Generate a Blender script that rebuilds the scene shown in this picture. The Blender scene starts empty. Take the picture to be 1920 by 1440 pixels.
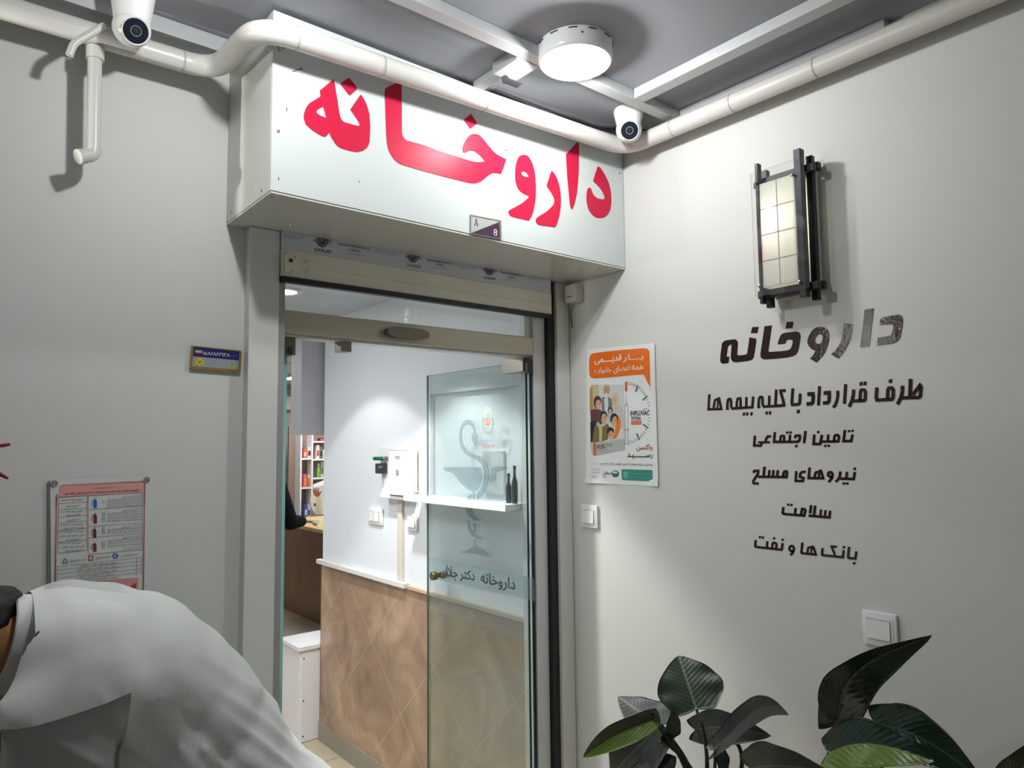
import bpy, bmesh, math, random
from mathutils import Vector, Matrix, noise
from mathutils.geometry import tessellate_polygon
import numpy as np
random.seed(7)
scene = bpy.context.scene
COL = scene.collection
PI = math.pi
H = 1.65                       # camera height above the floor

# ---------------------------------------------------------------- camera
FPX = 1330.0                   # focal length in pixels of the 1920 wide frame
def _n(a): return a/np.linalg.norm(a)
EX = _n(np.array([1620., 91., FPX]))
EY = np.array([-1099., 121., FPX]); EY = _n(EY-EX*EX.dot(EY))
EZ = np.cross(EX, EY)
if EZ[1] > 0: EZ = -EZ
cam_data = bpy.data.cameras.new('camera')
cam_data.sensor_width = 36.0
cam_data.lens = FPX/1920*36
cam_data.clip_start = 0.02
cam = bpy.data.objects.new('camera', cam_data)
COL.objects.link(cam)
R = Matrix(((EX[0], -EX[1], -EX[2]), (EY[0], -EY[1], -EY[2]), (EZ[0], -EZ[1], -EZ[2])))
cam.matrix_world = Matrix.Translation((0, 0, H)) @ R.to_4x4()
scene.camera = cam

# ---------------------------------------------------------------- exposure, world
scene.view_settings.view_transform = 'Standard'
scene.view_settings.look = 'None'
scene.view_settings.gamma = 1.0
scene.view_settings.use_curve_mapping = False
scene.view_settings.exposure = 0.16
scene.cycles.max_bounces = 10
scene.cycles.transparent_max_bounces = 16
scene.cycles.sample_clamp_indirect = 4.0
scene.cycles.caustics_reflective = False
scene.cycles.caustics_refractive = False
W_ = bpy.data.worlds.new('night_street'); scene.world = W_; W_.use_nodes = True
W_.node_tree.nodes['Background'].inputs[0].default_value = (0.80, 0.84, 0.90, 1)
W_.node_tree.nodes['Background'].inputs[1].default_value = 0.30

# light levels
L_CEIL = 16.0       # emission of the round ceiling lamps' diffusers
L_CEIL_W = 10.5     # light thrown by the right round ceiling lamp
L_CEIL2_W = 12.0     # light thrown by the left round ceiling lamp, outside the frame
L_TWIN = 380.0       # wall lantern on the left wall, outside the frame
L_SCONCE = 1.2      # wall lantern on the right wall
L_SPOT = 18.0       # downlight inside the shop over the scallop
L_SPOT2 = 88.0      # downlight just behind the door
L_SHOP = 105.0       # added fill panels that brighten the shop

# ---------------------------------------------------------------- rays of the photograph -> points on real planes
def _ray(u, v):
    d = np.array([u-960.0, v-720.0, FPX]); return d.dot(EX), d.dot(EY), d.dot(EZ)
def onX(u, v, x):
    a, b, c = _ray(u, v); k = x/a; return Vector((x, b*k, c*k+H))
def onY(u, v, y):
    a, b, c = _ray(u, v); k = y/b; return Vector((a*k, y, c*k+H))
def onZ(u, v, zr):
    a, b, c = _ray(u, v); k = zr/c; return Vector((a*k, b*k, zr+H))

# ---------------------------------------------------------------- materials
def mat(name, col, rough=0.5, metal=0.0, spec=0.5, bump=0.0, bscale=60.0, vary=0.0, vscale=4.0, coat=0.0, emit=None, es=0.0, trans=0.0):
    m = bpy.data.materials.new(name); m.use_nodes = True
    nt = m.node_tree; b = nt.nodes['Principled BSDF']
    c = (col[0], col[1], col[2], 1)
    b.inputs['Base Color'].default_value = c
    b.inputs['Roughness'].default_value = rough
    b.inputs['Metallic'].default_value = metal
    b.inputs['Specular IOR Level'].default_value = spec
    b.inputs['Coat Weight'].default_value = coat
    b.inputs['Transmission Weight'].default_value = trans
    if emit:
        b.inputs['Emission Color'].default_value = (*emit, 1); b.inputs['Emission Strength'].default_value = es
    if bump or vary:
        geo = nt.nodes.new('ShaderNodeNewGeometry')
    if vary:
        nz = nt.nodes.new('ShaderNodeTexNoise'); nz.inputs['Scale'].default_value = vscale; nz.inputs['Detail'].default_value = 5
        nt.links.new(geo.outputs['Position'], nz.inputs['Vector'])
        mx = nt.nodes.new('ShaderNodeMixRGB'); mx.inputs[1].default_value = tuple(x*(1-vary) for x in col)+(1,); mx.inputs[2].default_value = tuple(min(1, x*(1+vary)) for x in col)+(1,)
        nt.links.new(nz.outputs['Fac'], mx.inputs[0]); nt.links.new(mx.outputs[0], b.inputs['Base Color'])
    if bump:
        n2 = nt.nodes.new('ShaderNodeTexNoise'); n2.inputs['Scale'].default_value = bscale; n2.inputs['Detail'].default_value = 4
        nt.links.new(geo.outputs['Position'], n2.inputs['Vector'])
        bp = nt.nodes.new('ShaderNodeBump'); bp.inputs['Strength'].default_value = bump; bp.inputs['Distance'].default_value = 0.004
        nt.links.new(n2.outputs['Fac'], bp.inputs['Height']); nt.links.new(bp.outputs[0], b.inputs['Normal'])
    return m
_flat = {}
def ink(c, rough=0.45):
    k = (tuple(round(x, 3) for x in c), rough)
    if k not in _flat: _flat[k] = mat('ink_%d' % len(_flat), c, rough, spec=0.3)
    return _flat[k]
def sr(r, g, b):               # 8-bit display colour -> linear
    f = lambda x: ((x/255+0.055)/1.055)**2.4 if x > 10 else x/255/12.92
    return (f(r), f(g), f(b))

M = {}
M['wall'] = mat('wall_paint', (0.66, 0.665, 0.635), 0.55, spec=0.25, bump=0.12, bscale=35, vary=0.015, vscale=1.5)
M['wall_in'] = mat('inner_wall_paint', (0.76, 0.79, 0.83), 0.5, spec=0.3, bump=0.06, bscale=30)
M['ceiling'] = mat('ceiling_panel', (0.31, 0.32, 0.345), 0.6, spec=0.2, vary=0.03, vscale=1.2)
M['batten'] = mat('batten_paint', (0.46, 0.47, 0.48), 0.4)
M['pipe'] = mat('painted_pipe', (0.60, 0.585, 0.55), 0.35, spec=0.5, bump=0.08, bscale=25)
M['acp'] = mat('sign_panel_white', (0.60, 0.63, 0.62), 0.10, spec=0.35)
M['acp_side'] = mat('sign_side_panel', (0.62, 0.63, 0.58), 0.35, spec=0.5)
M['acp_edge'] = mat('panel_cut_edge', (0.12, 0.12, 0.12), 0.5)
M['red'] = mat('red_vinyl', sr(196, 34, 66), 0.35, spec=0.12, vary=0.04, vscale=6)
M['red_edge'] = mat('red_vinyl_rim', sr(238, 150, 165), 0.4)
M['alu'] = mat('painted_aluminium', (0.70, 0.70, 0.665), 0.35, metal=0.0, spec=0.5, vary=0.03, vscale=3)
M['alu_w'] = mat('white_profile', (0.66, 0.67, 0.66), 0.3, spec=0.5)
M['alu_b'] = mat('brushed_transom', sr(192, 187, 168), 0.3, metal=0.25, vary=0.05, vscale=5)
M['black'] = mat('black_rubber', (0.008, 0.008, 0.012), 0.45)
M['dark'] = mat('dark_plastic', (0.03, 0.03, 0.035), 0.4)
M['steel'] = mat('brushed_steel', (0.42, 0.40, 0.36), 0.32, metal=0.9)
M['chrome'] = mat('chrome', (0.8, 0.8, 0.8), 0.12, metal=1.0)
M['brass'] = mat('worn_brass', (0.25, 0.20, 0.11), 0.3, metal=0.9)
M['cream'] = mat('shutter_slat', sr(228, 224, 208), 0.35, vary=0.12, vscale=9)
M['film'] = mat('grey_protective_film', sr(208, 212, 220), 0.22, vary=0.08, vscale=8)
M['white'] = mat('white_plastic', (0.80, 0.80, 0.78), 0.3)
M['white_d'] = mat('aged_white_plastic', (0.60, 0.60, 0.56), 0.35)
M['paper'] = mat('poster_paper', (0.80, 0.81, 0.80), 0.4, bump=0.02, bscale=10)
M['paper2'] = mat('notice_paper', (0.66, 0.69, 0.67), 0.35)
M['screen'] = mat('lamp_housing', (0.80, 0.81, 0.82), 0.3)
M['brown_ink'] = mat('dark_brown_vinyl', sr(46, 30, 30), 0.16, spec=0.25, bump=0.10, bscale=120)
M['lam'] = mat('white_laminate', (0.80, 0.80, 0.82), 0.25)
M['wood'] = mat('counter_wood', sr(105, 74, 36), 0.3, vary=0.35, vscale=7)
M['wood_top'] = mat('counter_top_wood', sr(225, 190, 130), 0.3, vary=0.1, vscale=9)
M['dark_wood'] = mat('lantern_dark_wood', sr(36, 34, 37), 0.42, spec=0.3, vary=0.15, vscale=30)
M['skin'] = mat('skin', sr(176, 128, 82), 0.5, vary=0.08, vscale=18)
M['skin2'] = mat('skin_light', sr(220, 176, 148), 0.5, vary=0.05, vscale=18)
M['hair'] = mat('black_hair', (0.012, 0.010, 0.009), 0.55, bump=0.8, bscale=220)
M['shirt'] = mat('white_cotton', (0.66, 0.68, 0.67), 0.8, spec=0.1, bump=0.12, bscale=700)
M['sleeve_grey'] = mat('grey_knit', (0.20, 0.20, 0.19), 0.85, spec=0.1, bump=0.15, bscale=700)
M['trousers'] = mat('dark_trousers', (0.035, 0.035, 0.04), 0.8, spec=0.1)
M['cloth_black'] = mat('black_cloth', (0.01, 0.01, 0.014), 0.85, spec=0.1)
M['soil'] = mat('potting_soil', (0.03, 0.02, 0.012), 0.95, bump=0.9, bscale=60)
M['pot'] = mat('white_planter', (0.5, 0.5, 0.5), 0.4)
M['floor'] = None

def tile_mat():
    m = bpy.data.materials.new('beige_marble_tiles'); m.use_nodes = True; nt = m.node_tree; b = nt.nodes['Principled BSDF']
    N = nt.nodes.new; Lk = nt.links.new
    g = N('ShaderNodeNewGeometry'); s = N('ShaderNodeSeparateXYZ'); Lk(g.outputs['Position'], s.inputs[0])
    def math_(op, a, c=None, v=None):
        n = N('ShaderNodeMath'); n.operation = op
        if hasattr(a, 'type'): Lk(a, n.inputs[0])
        else: n.inputs[0].default_value = a
        if c is not None:
            if hasattr(c, 'type'): Lk(c, n.inputs[1])
            else: n.inputs[1].default_value = c
        return n.outputs[0]
    def joint(e, c):
        q = math_('SUBTRACT', e, c); q = math_('PINGPONG', q, 0.283)
        return math_('LESS_THAN', q, 0.0013), q
    d1, q1 = joint(math_('SUBTRACT', s.outputs[1], s.outputs[2]), 2.614)
    d2, q2 = joint(math_('ADD', s.outputs[1], s.outputs[2]), 3.946)
    j = math_('MAXIMUM', d1, d2)
    nz = N('ShaderNodeTexNoise'); nz.inputs['Scale'].default_value = 3.2; nz.inputs['Detail'].default_value = 9; nz.inputs['Roughness'].default_value = 0.62; nz.inputs['Distortion'].default_value = 0.9
    Lk(g.outputs['Position'], nz.inputs['Vector'])
    cr = N('ShaderNodeValToRGB'); e = cr.color_ramp.elements
    e[0].position = 0.30; e[0].color = (*sr(136, 112, 94), 1); e[1].position = 0.72; e[1].color = (*sr(196, 168, 142), 1)
    e2 = cr.color_ramp.elements.new(0.5); e2.color = (*sr(164, 136, 113), 1)
    Lk(nz.outputs['Fac'], cr.inputs[0])
    mx = N('ShaderNodeMixRGB'); Lk(j, mx.inputs[0]); Lk(cr.outputs[0], mx.inputs[1]); mx.inputs[2].default_value = (*sr(205, 188, 165), 1)
    Lk(mx.outputs[0], b.inputs['Base Color']); b.inputs['Roughness'].default_value = 0.22
    return m
M['tile'] = tile_mat()
def floor_mat():
    m = bpy.data.materials.new('floor_tiles'); m.use_nodes = True; nt = m.node_tree; b = nt.nodes['Principled BSDF']
    N = nt.nodes.new; Lk = nt.links.new
    g = N('ShaderNodeNewGeometry')
    br = N('ShaderNodeTexBrick'); br.inputs['Scale'].default_value = 1.0; br.offset = 0
    br.inputs['Color1'].default_value = (*sr(198, 178, 142), 1); br.inputs['Color2'].default_value = (*sr(176, 172, 158), 1)
    br.inputs['Mortar'].default_value = (*sr(140, 130, 112), 1); br.inputs['Mortar Size'].default_value = 0.004
    br.inputs['Brick Width'].default_value = 0.6; br.inputs['Row Height'].default_value = 0.6
    Lk(g.outputs['Position'], br.inputs['Vector']); Lk(br.outputs['Color'], b.inputs['Base Color']); b.inputs['Roughness'].default_value = 0.2
    return m
M['floor'] = floor_mat()
def glass_mat(name, tint, haze=0.05, gloss=0.08):
    m = bpy.data.materials.new(name); m.use_nodes = True; nt = m.node_tree; nt.nodes.clear()
    N = nt.nodes.new; Lk = nt.links.new
    out = N('ShaderNodeOutputMaterial'); tr = N('ShaderNodeBsdfTransparent'); tr.inputs[0].default_value = (*tint, 1)
    gl = N('ShaderNodeBsdfGlossy'); gl.inputs['Roughness'].default_value = 0.02
    df = N('ShaderNodeBsdfDiffuse'); df.inputs[0].default_value = (0.75, 0.85, 0.84, 1)
    lw = N('ShaderNodeLayerWeight'); lw.inputs['Blend'].default_value = 0.25
    ml = N('ShaderNodeMath'); ml.operation = 'MULTIPLY_ADD'; Lk(lw.outputs['Fresnel'], ml.inputs[0]); ml.inputs[1].default_value = 0.38; ml.inputs[2].default_value = gloss
    m1 = N('ShaderNodeMixShader'); m1.inputs[0].default_value = haze; Lk(tr.outputs[0], m1.inputs[1]); Lk(df.outputs[0], m1.inputs[2])
    m2 = N('ShaderNodeMixShader'); Lk(ml.outputs[0], m2.inputs[0]); Lk(m1.outputs[0], m2.inputs[1]); Lk(gl.outputs[0], m2.inputs[2])
    Lk(m2.outputs[0], out.inputs[0]); return m
M['glass'] = glass_mat('door_glass', (0.945, 0.985, 0.98), 0.018, 0.015)
M['glass_clear'] = glass_mat('clear_glass', (0.97, 0.975, 0.975), 0.01, 0.02)
M['glass_edge'] = mat('green_glass_edge', sr(140, 196, 186), 0.15, emit=None)
M['glass_edge_dark'] = mat('dark_green_glass_edge', sr(10, 52, 52), 0.15)
def frost_mat(name, col, k):
    m = bpy.data.materials.new(name); m.use_nodes = True; nt = m.node_tree; nt.nodes.clear()
    N = nt.nodes.new; Lk = nt.links.new
    out = N('ShaderNodeOutputMaterial'); tr = N('ShaderNodeBsdfTransparent')
    df = N('ShaderNodeBsdfDiffuse'); df.inputs[0].default_value = (*col, 1)
    tl = N('ShaderNodeBsdfTranslucent'); tl.inputs[0].default_value = (*col, 1)
    m0 = N('ShaderNodeMixShader'); m0.inputs[0].default_value = 0.4; Lk(df.outputs[0], m0.inputs[1]); Lk(tl.outputs[0], m0.inputs[2])
    m1 = N('ShaderNodeMixShader'); m1.inputs[0].default_value = k; Lk(tr.outputs[0], m1.inputs[1]); Lk(m0.outputs[0], m1.inputs[2])
    Lk(m1.outputs[0], out.inputs[0]); return m
M['frost'] = frost_mat('frosted_film', (0.40, 0.46, 0.48), 0.10)
M['frost_band'] = frost_mat('frosted_band', (0.5, 0.56, 0.56), 0.12)
for m_, t_ in ((M['frost'], (0.60, 0.66, 0.68, 1)), (M['frost_band'], (0.66, 0.74, 0.74, 1))):
    for n_ in m_.node_tree.nodes:
        if n_.type == 'BSDF_TRANSPARENT': n_.inputs[0].default_value = t_
        if n_.type == 'MIX_SHADER' and abs(n_.inputs[0].default_value-0.4) < 1e-4: n_.inputs[0].default_value = 0.1
def diffuser_mat():
    m = bpy.data.materials.new('lantern_diffuser'); m.use_nodes = True; nt = m.node_tree; nt.nodes.clear()
    N = nt.nodes.new; Lk = nt.links.new
    out = N('ShaderNodeOutputMaterial'); df = N('ShaderNodeBsdfDiffuse'); df.inputs[0].default_value = (0.80, 0.82, 0.80, 1)
    tl = N('ShaderNodeBsdfTranslucent'); tl.inputs[0].default_value = (0.95, 0.93, 0.88, 1)
    m0 = N('ShaderNodeMixShader'); m0.inputs[0].default_value = 0.45; Lk(df.outputs[0], m0.inputs[1]); Lk(tl.outputs[0], m0.inputs[2])
    Lk(m0.outputs[0], out.inputs[0]); return m
M['diffuser'] = diffuser_mat()
def leaf_mat(name, c1, c2, rough=0.3):
    m = bpy.data.materials.new(name); m.use_nodes = True; nt = m.node_tree; b = nt.nodes['Principled BSDF']
    N = nt.nodes.new; Lk = nt.links.new
    uv = N('ShaderNodeUVMap'); s = N('ShaderNodeSeparateXYZ'); Lk(uv.outputs[0], s.inputs[0])
    # veins: u across (-1..1 stored 0..1), v along
    a = N('ShaderNodeMath'); a.operation = 'SUBTRACT'; Lk(s.outputs[0], a.inputs[0]); a.inputs[1].default_value = 0.5
    ab = N('ShaderNodeMath'); ab.operation = 'ABSOLUTE'; Lk(a.outputs[0], ab.inputs[0])
    md = N('ShaderNodeMath'); md.operation = 'LESS_THAN'; Lk(ab.outputs[0], md.inputs[0]); md.inputs[1].default_value = 0.018
    w = N('ShaderNodeMath'); w.operation = 'MULTIPLY_ADD'; Lk(ab.outputs[0], w.inputs[0]); w.inputs[1].default_value = -0.7; Lk(s.outputs[1], w.inputs[2])
    w2 = N('ShaderNodeMath'); w2.operation = 'MULTIPLY'; Lk(w.outputs[0], w2.inputs[0]); w2.inputs[1].default_value = 78.0
    sn = N('ShaderNodeMath'); sn.operation = 'SINE'; Lk(w2.outputs[0], sn.inputs[0])
    cr = N('ShaderNodeMapRange'); Lk(sn.outputs[0], cr.inputs[0]); cr.inputs[1].default_value = 0.82; cr.inputs[2].default_value = 1.0
    v = N('ShaderNodeMath'); v.operation = 'MULTIPLY'; Lk(cr.outputs[0], v.inputs[0]); v.inputs[1].default_value = 0.22
    mx0 = N('ShaderNodeMath'); mx0.operation = 'MAXIMUM'; Lk(md.outputs[0], mx0.inputs[0]); Lk(v.outputs[0], mx0.inputs[1])
    mx = N('ShaderNodeMixRGB'); Lk(mx0.outputs[0], mx.inputs[0]); mx.inputs[1].default_value = (*c1, 1); mx.inputs[2].default_value = (*c2, 1)
    Lk(mx.outputs[0], b.inputs['Base Color']); b.inputs['Roughness'].default_value = rough
    bp = N('ShaderNodeBump'); bp.inputs['Strength'].default_value = 0.18; bp.inputs['Distance'].default_value = 0.001
    Lk(sn.outputs[0], bp.inputs['Height']); Lk(bp.outputs[0], b.inputs['Normal'])
    return m
M['leaf'] = leaf_mat('leaf_dark_green', sr(48, 60, 46), sr(92, 112, 86), 0.36)
M['leaf_grey'] = leaf_mat('leaf_grey_underside', sr(50, 55, 52), sr(78, 86, 80), 0.5)
M['leaf_deep'] = leaf_mat('leaf_deep_green', sr(24, 44, 32), sr(50, 76, 52), 0.22)
M['leaf_lime'] = leaf_mat('leaf_lime', sr(84, 112, 18), sr(116, 144, 40), 0.3)
M['stem'] = mat('plant_stem', sr(40, 38, 36), 0.4)

# ---------------------------------------------------------------- object helpers
WL = {}                                     # world position of each object's origin
def tag(o, label=None, cat=None, group=None, kind=None):
    if label: o['label'] = label
    if cat: o['category'] = cat
    if group: o['group'] = group
    if kind: o['kind'] = kind
    return o
def thing(name, label, cat, loc=(0, 0, 0), group=None, kind=None):
    o = bpy.data.objects.new(name, None); COL.objects.link(o); o.location = loc; o.empty_display_size = 0.05
    WL[o] = Vector(loc); return tag(o, label, cat, group, kind)
class MB:
    """collects faces in world space; build() links them as ONE mesh object"""
    def __init__(s): s.v = []; s.f = []; s.m = []; s.uv = {}
    def add(s, vs, fs, mi=0):
        n = len(s.v); s.v += [Vector(p) for p in vs]
        for f in fs: s.f.append(tuple(i+n for i in f)); s.m.append(mi)
    def box(s, lo, hi, mi=0, bev=0.0):
        x0, y0, z0 = lo; x1, y1, z1 = hi
        if bev > 0:
            bm = bmesh.new(); bmesh.ops.create_cube(bm, size=1)
            for v in bm.verts: v.co = Vector(((x0+x1)/2+v.co.x*(x1-x0), (y0+y1)/2+v.co.y*(y1-y0), (z0+z1)/2+v.co.z*(z1-z0)))
            bmesh.ops.bevel(bm, geom=bm.edges[:], offset=bev, segments=2, affect='EDGES', profile=0.5)
            bm.verts.index_update(); s.add([v.co.copy() for v in bm.verts], [tuple(v.index for v in f.verts) for f in bm.faces], mi); bm.free(); return
        s.add([(x0, y0, z0), (x1, y0, z0), (x1, y1, z0), (x0, y1, z0), (x0, y0, z1), (x1, y0, z1), (x1, y1, z1), (x0, y1, z1)],
              [(0, 3, 2, 1), (4, 5, 6, 7), (0, 1, 5, 4), (1, 2, 6, 5), (2, 3, 7, 6), (3, 0, 4, 7)], mi)
    def prism(s, pts, d, mi=0, side=None):
        """convex-or-not polygon (3D points) extruded by vector d"""
        n = len(pts); a = [Vector(p) for p in pts]; d = Vector(d)
        s.add(a+[p+d for p in a], [tuple(range(n))[::-1], tuple(range(n, 2*n))], mi)
        k = len(s.v)-2*n
        for i in range(n):
            j = (i+1) % n; s.f.append((k+i, k+j, k+n+j, k+n+i)); s.m.append(mi if side is None else side)
    def tube(s, path, r, seg=12, mi=0, caps=True):
        P = [Vector(p) for p in path]; rr = r if hasattr(r, '__len__') else [r]*len(P)
        t = (P[1]-P[0]).normalized(); u = t.orthogonal().normalized(); base = len(s.v); vs = []
        for i, p in enumerate(P):
            if i == 0: tt = (P[1]-P[0])
            elif i == len(P)-1: tt = (P[-1]-P[-2])
            else: tt = (P[i+1]-P[i]).normalized()+(P[i]-P[i-1]).normalized()
            tt = tt.normalized(); q = t.rotation_difference(tt); u = q @ u; t = tt; w = t.cross(u)
            for k in range(seg):
                a = 2*PI*k/seg; vs.append(p+(u*math.cos(a)+w*math.sin(a))*rr[i])
        fs = []
        for i in range(len(P)-1):
            for k in range(seg):
                k2 = (k+1) % seg; fs.append((i*seg+k, i*seg+k2, (i+1)*seg+k2, (i+1)*seg+k))
        if caps: fs += [tuple(range(seg))[::-1], tuple(range((len(P)-1)*seg, len(P)*seg))]
        s.add(vs, fs, mi)
    def lathe(s, prof, c, axis=(0, 0, 1), seg=32, mi=0):
        """profile of (radius, height along the axis) revolved at c"""
        ax = Vector(axis).normalized(); u = ax.orthogonal().normalized(); w = ax.cross(u); c = Vector(c); vs = []; fs = []
        for r, h in prof:
            for k in range(seg):
                a = 2*PI*k/seg; vs.append(c+ax*h+(u*math.cos(a)+w*math.sin(a))*max(r, 1e-5))
        for i in range(len(prof)-1):
            for k in range(seg):
                k2 = (k+1) % seg; fs.append((i*seg+k, i*seg+k2, (i+1)*seg+k2, (i+1)*seg+k))
        fs += [tuple(range(seg))[::-1], tuple(range((len(prof)-1)*seg, len(prof)*seg))]
        s.add(vs, fs, mi)
    def build(s, name, mats, parent=None, smooth=False, origin=None, fix=True):
        if not isinstance(mats, (list, tuple)): mats = [mats]
        xs = [p.x for p in s.v]; ys = [p.y for p in s.v]; zs = [p.z for p in s.v]
        o0 = Vector(origin) if origin is not None else Vector(((min(xs)+max(xs))/2, (min(ys)+max(ys))/2, min(zs)))
        me = bpy.data.meshes.new(name); me.from_pydata([tuple(p-o0) for p in s.v], [], s.f)
        for m in mats: me.materials.append(m)
        me.polygons.foreach_set('material_index', s.m)
        if fix:
            bm = bmesh.new(); bm.from_mesh(me); bmesh.ops.recalc_face_normals(bm, faces=bm.faces); bm.to_mesh(me); bm.free()
        if smooth:
            me.polygons.foreach_set('use_smooth', [True]*len(me.polygons))
            me.set_sharp_from_angle(angle=math.radians(40))
        o = bpy.data.objects.new(name, me); COL.objects.link(o); WL[o] = o0.copy()
        if parent is not None: o.parent = parent; o.location = o0-WL[parent]
        else: o.location = o0
        return o
def struct(mb, name, m, label=None, cat=None, **k):
    return tag(mb.build(name, m, **k), label, cat, kind='structure')
def bx(lo, hi, bev=0.0):
    b = MB(); b.box(lo, hi, bev=bev); return b
def fillet(P, r, n=7):
    P = [Vector(p) for p in P]; out = [P[0]]
    for i in range(1, len(P)-1):
        a = (P[i-1]-P[i]); b = (P[i+1]-P[i]); k = min(r, a.length*0.49, b.length*0.49)
        A = P[i]+a.normalized()*k; B = P[i]+b.normalized()*k
        for j in range(n+1):
            t = j/n; out.append(A*(1-t)**2+P[i]*2*t*(1-t)+B*t*t)
    out.append(P[-1]); return out

# flat drawings on a plane: 'X' = plane x=c seen from -x, 'Y' = plane y=c seen from -y
class Plane:
    def __init__(s, ax, c): s.ax = ax; s.c = c
    def p(s, u, v, off=0.0):
        return onX(u, v, s.c)-Vector((off, 0, 0)) if s.ax == 'X' else onY(u, v, s.c)-Vector((0, off, 0))
    def st(s, u, v):
        q = s.p(u, v); return (-q.y, q.z) if s.ax == 'X' else (q.x, q.z)
    def w(s, a, b, off=0.0):
        return Vector((s.c-off, -a, b)) if s.ax == 'X' else Vector((a, s.c-off, b))
class Z:
    """a crop of the photograph that coordinates were read from"""
    def __init__(s, x0, y0, k): s.x0 = x0; s.y0 = y0; s.k = k
    def __call__(s, pts): return [(s.x0+x/s.k, s.y0+y/s.k) for x, y in pts]
def chaikin(P, n=1):
    for _ in range(n):
        Q = []
        for i in range(len(P)):
            a = P[i]; b = P[(i+1) % len(P)]
            Q += [(a[0]*.75+b[0]*.25, a[1]*.75+b[1]*.25), (a[0]*.25+b[0]*.75, a[1]*.25+b[1]*.75)]
        P = Q
    return P
def fill2d(loops):
    """triangulates one outline with its holes; returns 2-D verts and faces"""
    L2 = []
    for L in loops:
        Q = [L[0]]
        for q in L[1:]:
            if abs(q[0]-Q[-1][0])+abs(q[1]-Q[-1][1]) > 1e-7: Q.append(q)
        if len(Q) > 1 and abs(Q[0][0]-Q[-1][0])+abs(Q[0][1]-Q[-1][1]) < 1e-7: Q.pop()
        if len(Q) > 2: L2.append(Q)
    if not L2: return [], []
    tri = tessellate_polygon([[Vector((x*100, y*100, 0)) for x, y in L] for L in L2])
    return [tuple(q) for L in L2 for q in L], [tuple(t) for t in tri]
class Print:
    """flat print / vinyl on a plane: coloured layers kept in one mesh"""
    def __init__(s, plane, off=0.0006, th=0.0003): s.pl = plane; s.off = off; s.th = th; s.mb = MB(); s.mats = []; s.lay = 0
    def mi(s, c):
        m = c if isinstance(c, bpy.types.Material) else ink(c)
        if m not in s.mats: s.mats.append(m)
        return s.mats.index(m)
    def _o(s): s.lay += 1; return s.off+s.th+(s.lay % 60)*0.00002
    def loops(s, loops, c, st=False, thick=None):
        L = [[(s.pl.st(*p) if not st else p) for p in lp] for lp in loops]
        vs, fs = fill2d(L); o = s._o(); m = s.mi(c); t = o if thick is None else thick
        n = len(s.mb.v)
        s.mb.add([s.pl.w(a, b, t) for a, b in vs], fs, m)
        for lp in L:                                    # rim
            k = len(lp); s.mb.add([s.pl.w(a, b, t) for a, b in lp]+[s.pl.w(a, b, 0.0001) for a, b in lp],
                                  [(i, (i+1) % k, k+(i+1) % k, k+i) for i in range(k)], m)
    def stroke(s, pts, w, c, closed=False, thick=None):
        """pts in photo pixels, w in photo pixels; mitred ribbon"""
        P = [Vector(p) for p in pts]; n = len(P); A = []; B = []
        for i in range(n):
            d0 = (P[i]-P[i-1]).normalized() if i > 0 else None; d1 = (P[i+1]-P[i]).normalized() if i < n-1 else None
            if closed:
                d0 = (P[i]-P[i-1]).normalized(); d1 = (P[(i+1) % n]-P[i]).normalized()
            d = d0 or d1; e = d1 or d0
            n0 = Vector((-d.y, d.x)); n1 = Vector((-e.y, e.x)); q = (n0+n1)
            q = n0 if q.length < 1e-3 else q.normalized(); k = 1/max(0.55, q.dot(n0))
            A.append(P[i]+q*w/2*k); B.append(P[i]-q*w/2*k)
        o = s._o() if thick is None else thick; m = s.mi(c); idx = range(n) if closed else range(n-1)
        vs = [s.pl.w(*s.pl.st(*p), o) for p in A]+[s.pl.w(*s.pl.st(*p), o) for p in B]
        s.mb.add(vs, [(i, (i+1) % n, n+(i+1) % n, n+i) for i in idx], m)
    def ell(s, c, rx, ry, col, rot=0, n=20):
        P = []
        for i in range(n):
            a = 2*PI*i/n; x = rx*math.cos(a); y = ry*math.sin(a); P.append((c[0]+x*math.cos(rot)-y*math.sin(rot), c[1]+x*math.sin(rot)+y*math.cos(rot)))
        s.loops([P], col)
    def text(s, body, quad, c, bold=0.0, res=2):
        """quad: photo pixels TL TR BR BL of the ink's bounding box"""
        vs, fs, (ew, eh) = glyphs(body, bold, res)
        if not vs: return
        if bold >= 0.012:                               # heavier weight: the same letters doubled a hair apart
            n = len(vs); V, F = [], []; dx, dy = bold*0.75/ew, bold*0.75/eh
            for j, (ax, ay) in enumerate(((0, 0), (dx, 0), (-dx, 0), (0, dy), (0, -dy))):
                V += [(min(1, max(0, x+ax)), min(1, max(0, y+ay))) for x, y in vs]; F += [tuple(i+n*j for i in f) for f in fs]
            vs, fs = V, F
        q = [Vector(s.pl.st(*p)) for p in quad]; o = s._o()+0.00025; m = s.mi(c)
        par = list(range(len(vs)))                      # each glyph island on its own hair-thin level
        def root(i):
            while par[i] != i: par[i] = par[par[i]]; i = par[i]
            return i
        for f in fs:
            for i in f[1:]: par[root(i)] = root(f[0])
        ids = {}; W = []
        for i, (x, y) in enumerate(vs):
            k = ids.setdefault(root(i), len(ids)); a = q[3].lerp(q[2], x); b = q[0].lerp(q[1], x); r = a.lerp(b, y); W.append(s.pl.w(r.x, r.y, o+(k % 40)*0.00001))
        want = Vector((-1, 0, 0)) if s.pl.ax == 'X' else Vector((0, -1, 0)); g = []
        for f in fs:
            nn = Vector((0, 0, 0))
            for i in range(1, len(f)-1): nn += (W[f[i]]-W[f[0]]).cross(W[f[i+1]]-W[f[0]])
            if nn.length < 1e-14: continue
            g.append(f if nn.dot(want) > 0 else tuple(f[::-1]))
        s.mb.add(W, g, m)
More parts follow.
